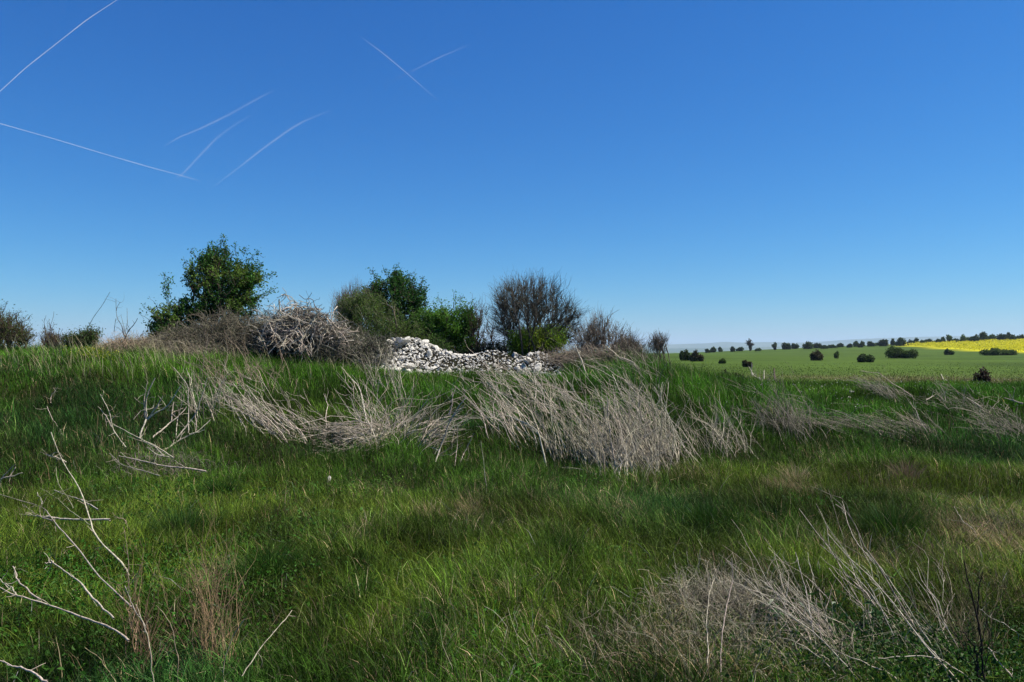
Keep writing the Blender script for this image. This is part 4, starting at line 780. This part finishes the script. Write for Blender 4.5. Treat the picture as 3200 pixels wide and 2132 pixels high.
# ------------------------------------------------------------------ clumps of fallen stalks
def clump(label, base, tip, n, seed, spread=14, dY=(.0, .5), col=BLEACH, rr=.0048, fork=3, group='clumps of fallen dead stalks on the bank', bow=.05, arch=.035, main=12):
    """stalks rooted along the base line, leaning over to the tip line (view points)"""
    rs = RS(seed + 900); b0 = np.array(base, float); t0 = np.array(tip, float)
    u = rs.uniform(0, 1, n) * (len(b0) - 1); seg = np.arange(len(b0))
    bx = np.interp(u, seg, b0[:, 0]) + rs.normal(0, spread, n); by = np.interp(u, seg, b0[:, 1]) + rs.normal(0, spread * .45, n)
    tx = np.interp(u, seg, t0[:, 0]) + rs.normal(0, spread * 1.7, n); ty = np.interp(u, seg, t0[:, 1]) + rs.normal(0, spread * 1.2, n)
    w_ = rs.uniform(0, 1, n) < .2; tx[w_] += rs.normal(25, 65, w_.sum())
    n0_ = n; f = rs.uniform(.35, 1.15, n); tx = bx + (tx - bx) * f; ty = by + (ty - by) * f
    yb = np.array([hit(a, c, hi=30) for a, c in zip(bx, by)]); A = np.stack([wx(bx, yb), yb, wz(by, yb)], -1); yt = yb + rs.uniform(dY[0], dY[1], n)
    T = np.stack([wx(tx, yt), yt, wz(ty, yt)], -1)
    P = paths(A, T, 8, rs, bow * .9, .020); P[..., 2] += arch * np.sin(np.linspace(0, 1, 8) * math.pi)[None] * rs.uniform(.2, 1.6, (n, 1)) * np.linalg.norm(T - A, axis=1)[:, None]
    P = above(P, .01); P[:, 0, 2] -= .03
    org = A.mean(0); org[2] = float(H(org[0], org[1])); t_ = thing('dead_stalk_clump', org, label, 'dead stalks', group)
    R = np.linspace(1.1, .5, 8)[None] * rr * rs.choice([.6, .9, 1.3], (n, 1), p=[.45, .4, .15]); cc = vary(col, n, rs, .15, .04) * rs.choice([.35, .85, 1.25, 1.75], (n, 1), p=[.25, .3, .3, .15])
    for k in range(min(main, n)):
        b = Buf(); b.tubes(P[k:k + 1], R[k:k + 1] * 1.35, cc[k:k + 1], 5)
        i = rs.randint(3, 7, 3); a = P[k][i]; d = unit(P[k][-1] - P[k][3]) + rs.normal(0, .3, (3, 3)); b.tubes(above(paths(a, a + d * rs.uniform(.12, .35, (3, 1)), 5, rs, .06, .03)), np.linspace(1, .5, 5)[None] * rr * .7, cc[k], 4)
        obj('stalk', b.mesh('stalk', True, org), M_DEAD, t_)
    b = Buf(); b.tubes(P[main:], R[main:], cc[main:], 4)
    m = (n - main) * fork; kk = rs.randint(main, n, m); ki = rs.randint(2, 8, m); a = P[kk, ki]; d = unit(P[kk, 7] - P[kk, 2]) + rs.normal(0, .28, (m, 3))
    b.tubes(above(paths(a, a + d * rs.uniform(.08, .34, (m, 1)), 5, rs, .06, .03)), np.linspace(1, .5, 5)[None] * rr * .62, vary(col * .95, m, rs, .3), 3)
    tag(obj('fine_stalks', b.mesh('fine_stalks', True, org), M_DEAD, t_), kind='stuff'); return t_
GREY = np.array([.40, .36, .27])
clump('long fallen stalks sweeping down right under the dry thicket', [(560, 985), (650, 1005), (700, 1020)], [(485, 875), (520, 890), (560, 880)], 60, 1, 18, (.2, .9))
clump('long fallen stalks trailing from the thicket foot into the fan', [(620, 985), (700, 1000), (780, 1015)], [(500, 905), (580, 905), (660, 905)], 46, 2, 18, (.2, .9))
clump('fan of fallen stalks sweeping left and down from the tangled middle', [(860, 990), (900, 1000), (880, 1010)], [(705, 1055), (700, 1020), (720, 990)], 60, 3, 14, (-.5, 0), arch=.12, rr=.0058)
clump('fan of pale stalks standing up from the tangled middle of the fallen ones', [(830, 1010), (890, 1010), (940, 1005)], [(760, 920), (850, 905), (960, 930)], 66, 4, 24, (.0, .5), arch=.05)
clump('tangled fallen stalks bending right, beside the tall forked pale stalk', [(850, 1020), (940, 1025), (1000, 1035)], [(960, 935), (1040, 955), (1070, 985)], 80, 5, 22, (-.1, .5), arch=.14)
clump('lowest curved stalks of the fan sweeping down to the left', [(900, 1000), (930, 1020)], [(705, 1070), (780, 1075)], 46, 6, 10, (-.6, -.1), arch=.18, rr=.0062)
clump('thin stalks standing below the dry thicket left of the fallen ones', [(500, 960), (470, 955), (430, 960)], [(500, 850), (450, 870), (400, 880)], 34, 7, 22, (.0, .4), col=GREY, main=6)
clump('leaning stalks across the crest, left of the white right hump', [(1150, 930), (1250, 960), (1350, 985)], [(1075, 835), (1120, 850), (1190, 865)], 40, 8, 20, (.1, .8), rr=.0058)
clump('leaning stalks in front of the middle and right stone humps', [(1200, 895), (1300, 915), (1400, 960)], [(1085, 840), (1185, 850), (1280, 870)], 44, 9, 20, (.1, .7), rr=.0056)
clump('sparse long stalks leaning left over the lush grass of the middle bank', [(1130, 1000), (1180, 1010), (1240, 1040)], [(1040, 905), (1100, 890), (1130, 880)], 44, 10, 20, (.1, .7))
clump('leaning stalks at the left side of the dense upright mass', [(1260, 1050), (1320, 1070), (1380, 1080)], [(1180, 900), (1260, 890), (1310, 900)], 60, 11, 22, (.1, .7), col=GREY * 1.05)
clump('dense upright mass of grey stalks in the centre right, left half', [(1370, 1080), (1430, 1090), (1490, 1092)], [(1335, 930), (1395, 935), (1445, 940)], 150, 12, 26, (.1, .7), col=GREY, rr=.0052)
clump('dense upright mass of grey stalks in the centre right, right half', [(1450, 1092), (1530, 1088), (1590, 1060)], [(1390, 925), (1450, 925), (1500, 945)], 190, 13, 26, (.1, .8), col=GREY, rr=.0052)
clump('sparse stalks leaning left above the dense upright mass', [(1430, 980), (1500, 985), (1560, 1010)], [(1310, 850), (1390, 860), (1440, 870)], 36, 14, 20, (.1, .7))
clump('stalks leaning left just right of the dense upright mass', [(1620, 1060), (1680, 1045), (1730, 1045)], [(1600, 950), (1640, 945), (1670, 955)], 60, 15, 20, (.0, .5), col=GREY, rr=.0045)
clump('dark grey twiggy stalks on the bank below the brown seed stalk', [(1770, 1000), (1830, 1010), (1880, 1015)], [(1730, 915), (1780, 910), (1820, 910)], 90, 16, 20, (.0, .6), col=GREY * .62, rr=.0045)
clump('flattened stalks lying level across the right part of the bank', [(1960, 1000), (2060, 1000), (2160, 1002)], [(1790, 950), (1890, 960), (1990, 965)], 110, 17, 18, (.1, .8), col=GREY * .75, rr=.0048, arch=.03)
clump('short dark flattened stalks at the left end of the level ones', [(1800, 990), (1840, 985)], [(1710, 970), (1740, 975)], 50, 18, 10, (-.1, .3), col=GREY * .8)
clump('stalks lying down right from the crest on the right bank', [(2060, 925), (2110, 935)], [(1960, 868), (1990, 872)], 50, 19, 10, (.1, .9), col=GREY * .75)
clump('tangled stalks lying on the right bank under the arched branch', [(2180, 940), (2260, 960), (2330, 975)], [(2130, 905), (2180, 910), (2240, 930)], 70, 20, 18, (.0, .6), col=GREY * .75)
clump('fallen stalks meeting the right edge of the bank', [(2290, 1010), (2350, 1010), (2400, 1000)], [(2200, 955), (2260, 965), (2320, 960)], 90, 21, 16, (.0, .7), col=GREY * .7)
clump('few fallen stalks below the tangled ones on the right bank', [(2130, 1000), (2190, 1010)], [(2060, 955), (2110, 960)], 30, 22, 14, (.0, .5), col=GREY * .9, main=6)
clump('leaning dry stalks standing behind the crest beside the right hump', [(1420, 880), (1500, 885), (1580, 885)], [(1300, 810), (1390, 815), (1470, 820)], 46, 23, 18, (.1, .6), col=GREY * .85, rr=.005)
clump('thin dead stems in front of the grey thicket and left of the stones', [(860, 900), (900, 910), (930, 930)], [(800, 790), (870, 800), (890, 830)], 26, 24, 14, (.1, .5), col=GREY * .9, rr=.0045)
clump('pale stems drooping down from the bramble thicket foot', [(640, 900), (560, 900), (480, 890)], [(600, 800), (540, 810), (430, 830)], 70, 25, 24, (.1, .6), col=DRYB * 1.1, rr=.0045)
clump('bundle of wiry stalks slanting through the lower right corner', [c7(1560, 1090), c7(1800, 1240), c7(2050, 1340)], [c7(1230, 520), c7(1450, 560), c7(1700, 700)], 26, 26, 30, (.1, .9), col=BLEACH * .9, rr=.0022, main=8, group='clumps of dead stalks in the lower right corner')
clump('thin stalks slanting across the dark leaves at lower right', [c7(1250, 1250), c7(1400, 1300), c7(1600, 1330)], [c7(900, 780), c7(1050, 850), c7(1250, 900)], 60, 27, 30, (.1, .8), col=BLEACH * .9, rr=.0022, main=8, group='clumps of dead stalks in the lower right corner')
clump('fine dark stems gathered round the near black stalk', [c7(2060, 1320), c7(2110, 1330), c7(2170, 1330)], [c7(1880, 900), c7(2000, 900), c7(2160, 950)], 60, 28, 14, (.0, .4), col=np.array([.13, .11, .06]), rr=.0018, main=4, group='clumps of dead stalks in the lower right corner')
clump('reddish brown cluster of standing stems in the lower left', [c5(1180, 1560), c5(1260, 1565), c5(1340, 1560)], [c5(1200, 960), c5(1270, 900), c5(1340, 980)], 46, 29, 20, (.0, .4), col=np.array([.26, .18, .10]), rr=.0016, main=6, group='clumps of brown stems in the lower left')
clump('dark brown stem cluster standing nearest the lower left branches', [c5(790, 1560), c5(830, 1575), c5(880, 1570)], [c5(760, 1000), c5(800, 1020), c5(830, 1060)], 22, 30, 14, (.0, .3), col=np.array([.20, .13, .08]), rr=.0020, main=6, group='clumps of brown stems in the lower left')
# pale dead tuft, bottom right
def tangle(label, cx, cy, rx, ry, n, seed, col, r, hmax, Lr=(.08, .25)):
    rs = RS(seed + 300); Y = hit(cx, cy); x = wx(cx, Y) + rs.normal(0, rx, n); y = Y + rs.normal(0, ry, n); A = np.stack([x, y, H(x, y) + rs.uniform(0, 1, n) ** 1.4 * hmax], -1)
    D = rs.normal(size=(n, 3)) * np.array([1, 1, .8]) + np.array([0, 0, .35]); P = above(paths(A, A + unit(D) * rs.uniform(Lr[0], Lr[1], (n, 1)), 6, rs, .16, .06), .004); b = Buf()
    b.tubes(P, np.linspace(1, .6, 6)[None] * r * rs.uniform(.6, 1.2, (n, 1)), vary(col, n, rs, .2) * rs.choice([.3, .7, 1.15], (n, 1), p=[.3, .35, .35]), 3); org = np.array([wx(cx, Y), Y, float(H(wx(cx, Y), Y))])
    tag(obj('dead_weed_tangle', b.mesh('dead_weed_tangle', True, org), M_DEAD, loc=org), label, 'dead weeds')
tangle('dense pale grey tangle of fine dead stems at the bottom, right of centre', *c7(720, 1260), .45, .20, 3800, 1, np.array([.42, .38, .27]), .0015, .06, (.1, .32))
tangle('tall pale grey tuft of fine dead stems above the bottom tangle', *c7(660, 1010), .16, .17, 2400, 2, np.array([.46, .42, .31]), .0014, .16, (.1, .3))
tangle('brownish tangle of dead twigs at the bottom edge left of the dead tuft', *c7(230, 1290), .2, .12, 1300, 3, np.array([.28, .21, .14]), .0013, .06)
tangle('flat mat of grey dead twigs under the fallen sticks on the left', *c5(980, 320), .34, .25, 900, 4, np.array([.30, .26, .22]), .0024, .05)
tangle('small heap of grey twigs on bare soil at the right edge', *c7(2310, 520), .13, .12, 600, 5, np.array([.16, .13, .10]), .0018, .07)
tangle('dark low twig patch left of the near black stalk top', *c7(1950, 690), .12, .1, 500, 6, np.array([.15, .10, .075]), .0016, .06)

# ------------------------------------------------------------------ tussocks
TU = [(505, 1150, .17, .26, G_DARK * 1.3, 'small upright dark tussock on the left middle turf'), (425, 1245, .24, .34, G_BLUE * .9, 'large fine-bladed bluish tussock drooping to the left'), (620, 1340, .16, .26, G_DARK * 1.5, 'dark tussock right of the rusty straw patch'),
      (1790, 1225, .26, .24, G_DARK * 1.5, 'broad dark tussock in the right middle turf'), (2050, 1240, .22, .32, G_DARK * 1.3, 'dark green tussock nearest the right edge'), (1640, 1215, .25, .24, G_DARK * 1.8, 'low dark tussock left of the broad one'),
      (1300, 1290, .24, .2, G_DARK * 1.9, 'soft dark tussock in the centre of the turf'), (1830, 1120, .13, .32, STRAWC, 'straw coloured tussock with bent tips in the right turf'), (2085, 1110, .14, .34, np.array([.18, .12, .09]), 'brown dead tussock in the right turf')]
for k, (px, py, r, h, col, lab) in enumerate(TU):
    rs = RS(700 + k); n = 750 if k < 7 else 160; Y = hit(px, py); x0 = wx(px, Y); a = rs.uniform(0, 6.283, n); q = rs.uniform(0, 1, n) ** .6 * r; x = x0 + np.cos(a) * q; y = Y + np.sin(a) * q
    b = Buf(); blades(b, x, y, h * rs.uniform(.6, 1.25, n), np.full(n, .00055 * Y) * rs.uniform(.7, 1.3, n), .15 + q / r * 1.3 * rs.uniform(.6, 1.2, n), a + rs.normal(0, .35, n), vary(col, n, rs, .4), rs)
    org = np.array([x0, Y, float(H(x0, Y))]); tag(obj('grass_tussock', b.mesh('grass_tussock', False, org), M_GRASS, loc=org), lab, 'tussock', 'tussocks standing out of the turf')
# a few tall dark-green leaves at the lower right
rs = RS(801); Y = hit(*c7(1250, 1150)); x0 = wx(c7(1250, 0)[0], Y); n = 260; org = np.array([x0, Y, float(H(x0, Y))])
st = Buf(); A = org + np.stack([rs.normal(0, .12, 30), rs.normal(0, .08, 30), np.zeros(30)], -1); T = A + np.stack([rs.normal(0, .08, 30), rs.normal(-.03, .05, 30), rs.uniform(.12, .3, 30)], -1); P = paths(A, T, 6, rs, .08, .03)
t_ = thing('leafy_weed', org, 'dark green weed with pale sage leaves behind the lower right stalks', 'weed'); st.tubes(P, .002, vary([.06, .10, .03], 30, rs), 4); tag(obj('stems', st.mesh('stems', True, org), M_TWIG, t_), kind='stuff')
lf = Buf(); q = P[rs.randint(0, 30, n), rs.randint(1, 6, n)]; cc = vary([.03, .085, .02], n, rs, .3); pk = rs.uniform(0, 1, n) < .14; cc[pk] = (.38, .44, .30); lf.leaves(q, .062, cc, rs, .9, .28); obj('foliage', lf.mesh('foliage', False, org), M_LEAF, t_)
# yellow flowering weed on the left slope
rs = RS(802); px, py = 218, 832; Y = hit(px, py); n = 500; org = np.array([wx(px, Y), Y, float(H(wx(px, Y), Y))]); b = Buf(); x = org[0] + rs.normal(0, .22, n); y = Y + rs.normal(0, .12, n); P = np.stack([x, y, H(x, y) + rs.uniform(.08, .26, n)], -1)
b.leaves(P, .022, vary([.35, .38, .03], n, rs, .3), rs, 1.0, .7); blades(b2 := Buf(), x, y, rs.uniform(.1, .26, n), np.full(n, .006), rs.uniform(.1, .5, n), rs.uniform(0, 6.28, n), vary([.1, .2, .02], n, rs), rs, seg3=False)
t_ = thing('yellow_spurge', org, 'patch of yellow green flowering weed high on the left slope', 'weed'); obj('flowers', b.mesh('flowers', False, org), M_PETAL, t_); obj('stems', b2.mesh('stems', False, org), M_GRASS, t_)
# tiny pale flowers along the crest
rs = RS(803); n = 420; px = rs.uniform(1560, 2353, n); y = rs.uniform(12.5, 17.5, n); x = wx(px, y); b = Buf(); b.leaves(np.stack([x, y, H(x, y) + rs.uniform(.12, .32, n)], -1), .018, vary([.6, .6, .58], n, rs, .2), rs, .8, .8)
tag(obj('pale_flowers', b.mesh('pale_flowers', False), M_PETAL), 'sprinkling of tiny pale flowers in the grass of the right bank', 'flowers', kind='stuff')

# ------------------------------------------------------------------ bushes in the field and the hedgerow beyond it
def farbush(name, label, x0, x1, ytop, ybase, col, seed, group, Y=None, airy=0.12, trunk=False, leafs=None, tcol=BARK * .7, cat='bush', shape=0):
    rs = RS(seed + 1000); cx = (x0 + x1) / 2
    if Y is None: Y = hit(cx, ybase, 20, 420)
    X = wx(cx, Y); g = float(H(X, Y)); wd = (x1 - x0) / FPX * Y / 2; hh = max((ybase - ytop) / FPX * Y, wz(ytop, Y) - g); org = np.array([X, Y, g])
    t_ = thing(name, org, label, cat, group); dp = min(wd * .8, hh * 1.3)
    # uneven crown of several overlapping lobes
    nl = max(3, int((x1 - x0) / 9) + 2); L = []
    for k in range(nl):
        fx = rs.uniform(-1, 1) * .72; tp = (1 - .35 * abs(fx) ** 2) * rs.uniform(.6, 1.0) * hh
        if k == 0: fx, tp = rs.uniform(-.25, .25), hh
        lo = .35 * hh if trunk else 0; rz = (tp - lo) / 2; L.append((X + fx * wd, Y + rs.uniform(-.4, .4) * dp, g + lo + rz, max(wd * (.9 if trunk else .75) / nl ** .5 * 1.2, .35 * rz), rz))
    L = np.array(L); n = leafs or int(900 + (x1 - x0) * 60); k = rs.randint(0, nl, n); d = unit(rs.normal(size=(n, 3))); r = rs.uniform(0, 1, n) ** (.38 + airy)
    P = np.stack([L[k, 0] + d[:, 0] * r * L[k, 3], L[k, 1] + d[:, 1] * r * L[k, 3], L[k, 2] + d[:, 2] * r * L[k, 4]], -1); P[:, 2] = np.maximum(P[:, 2], H(P[:, 0], P[:, 1]) + .05)
    b = Buf(); ls = .0016 * Y * (1 - .35 * airy) + .03; b.leaves(P, ls, vary(col, n, rs, .5, .1), rs, .5, .75); obj('crown', b.mesh('crown', False, org), M_LEAF, t_)
    w_ = Buf(); m = 26 if airy > .2 else 12; A = np.repeat((org + [0, 0, -.1])[None], m, 0) + rs.normal(0, 1, (m, 3)) * [wd * (.03 if trunk else .4), .1, 0]; T = P[rs.randint(0, n, m)]
    w_.tubes(paths(A, T, 7, rs, .08, .04), np.linspace(1, .25, 7)[None] * (.0007 * Y if trunk else .0004 * Y) * rs.uniform(.5, 1, (m, 1)), vary(tcol, m, rs), 4)
    if airy > .2:
        m = 260; A = T[rs.randint(0, len(T), m)]; w_.tubes(paths(A, P[nearest(A + rs.normal(0, .25 * wd, (m, 3)), P)], 4, rs, .08, .04), .00018 * Y, vary(tcol, m, rs), 3)
    obj('trunk' if trunk else 'stems', w_.mesh('trunk', True, org), M_TWIG, t_)
DG = np.array([.046, .080, .018]); DG2 = np.array([.080, .135, .024]); DB = np.array([.070, .065, .028])
gF = 'bushes standing in the green field'
FB = [(1560, 1588, 803, 829, DG, 'dark rounded bush nearest the thicket, at the left end of the field', 0), (1587, 1617, 804, 831, DB, 'brown green bush directly right of the leftmost dark field bush', 0), (1653, 1669, 825, 836, DG2, 'small low round bush alone in the left part of the field', 0),
      (1704, 1727, 829, 844, DB, 'brown squat bush just above the crest, below the lone bare tree', 0), (1862, 1894, 803, 829, DB, 'loose rounded bush in the middle of the field', .35), (1919, 1931, 807, 824, DG2, 'tiny bare sapling right of the loose rounded field bush', .5),
      (1955, 2012, 814, 833, DG, 'long low dark bush left of the widest field bush', 0), (2024, 2107, 795, 824, DG2 * .9, 'widest dense field bush, with light green top', 0), (2169, 2190, 803, 816, DG2, 'small bush under the edge of the yellow crop', 0), (2247, 2334, 800, 817, DG2 * .9, 'long bush against the yellow crop near the right edge', 0)]
for k, (a, b_, c, d, col, lab, ai) in enumerate(FB): farbush('field_bush', lab, a, b_, c, d, col, k, gF, airy=max(ai, .12))
farbush('twig_heap', 'dark brown mound of twigs behind the crest at the far right', 2238, 2280, 842, 868, np.array([.06, .042, .03]), 40, None, Y=24, airy=.1, leafs=2500, cat='twig heap')
farbush('bramble_patch', 'long low brown patch behind the crest right of the thicket', 1625, 1725, 850, 866, np.array([.07, .075, .03]), 41, None, Y=30, leafs=4000, cat='brambles')
gH = 'trees and bushes of the hedgerow along the far field edge'
HR = [(1620, 1632, 803, 812), (1630, 1650, 799, 811), (1648, 1660, 800, 811), (1677, 1688, 799, 811), (1692, 1712, 801, 810), (1736, 1752, 802, 808), (1791, 1820, 788, 805), (1818, 1834, 791, 804), (1838, 1870, 783, 802), (1868, 1888, 788, 800), (1888, 1904, 793, 800), (1905, 1922, 792, 799), (1924, 1940, 790, 798),
      (1948, 1962, 789, 797), (1960, 1976, 784, 795), (1974, 1990, 784, 795), (1990, 2012, 784, 794), (2010, 2022, 788, 794), (2019, 2048, 779, 793), (2046, 2060, 777, 792), (2058, 2088, 775, 791), (2084, 2102, 781, 790), (2100, 2112, 776, 789), (2110, 2128, 781, 788), (2126, 2150, 778, 788), (2150, 2164, 778, 787), (2163, 2174, 773, 786),
      (2186, 2204, 778, 785), (2200, 2216, 779, 784), (2212, 2236, 775, 784), (2230, 2256, 768, 784), (2248, 2268, 761, 783), (2264, 2296, 768, 783), (2290, 2314, 766, 782), (2308, 2326, 761, 782), (2322, 2340, 769, 780), (2336, 2356, 768, 780), (2352, 2380, 770, 779)]
dsc = ['low', 'rounded', 'ragged', 'squat', 'domed', 'pointed', 'lumpy']
for k, (a, b_, c, d) in enumerate(HR):
    where = ['between the thicket and the lone bare tree', 'between the lone bare tree and the yellow crop', 'above the left part of the yellow crop', 'above the right part of the yellow crop'][0 if a < 1715 else 1 if a < 2050 else 2 if a < 2200 else 3]
    Y = 372 + 24 * ((k * 7 % 5) / 5)
    o = farbush('hedgerow_bush', 'dark distant hedgerow bush %s' % where, a, b_, c + 1, d + 1, DG * (1 + .25 * ((k * 13) % 3 - 1)), 50 + k, gH + ' ' + where, Y=Y, leafs=int(500 + (b_ - a) * 44))
farbush('bare_tree', 'lone bare tree silhouetted against the blue hills at the field edge', 1714, 1735, 780, 809, DB * 1.2, 90, None, Y=380, airy=.6, trunk=True, leafs=260, cat='tree')
farbush('small_tree', 'small open tree right of the lone bare tree on the field edge', 1776, 1789, 787, 804, DG2, 91, None, Y=380, airy=.3, trunk=True, leafs=300, cat='tree')
farbush('small_tree', 'slim upright tree in the hedgerow above the yellow crop', 2174, 2186, 769, 785, DG2, 92, None, Y=380, airy=.1, trunk=True, leafs=500, cat='tree')
farbush('small_tree', 'airy round topped tree right of the slim upright one above the yellow crop', 2209, 2223, 768, 785, DG2 * 1.5, 93, None, Y=380, airy=.3, trunk=True, leafs=420, cat='tree')

# ------------------------------------------------------------------ air
if not ('NOHAZE' in globals()):
    hz, nt, out = newmat('haze_air'); v = N(nt, 'ShaderNodeVolumePrincipled', ins={'Color': (.60, .80, 1.0, 1), 'Density': 1.0e-4, 'Anisotropy': .1}); nt.links.new(v.outputs[0], out.inputs['Volume'])
    x0, x1, y0, y1, z0, z1 = -17500, 17500, -120, 17500, -48, 185
    V = np.array([[x, y, z] for x in (x0, x1) for y in (y0, y1) for z in (z0, z1)], float); Fh = np.array([[0, 1, 3, 2], [4, 6, 7, 5], [0, 4, 5, 1], [2, 3, 7, 6], [0, 2, 6, 4], [1, 5, 7, 3]])
    tag(obj('haze', rawmesh('haze', V, Fh, None, False), hz), 'thin blue air that fades the far hills', 'haze', kind='stuff')
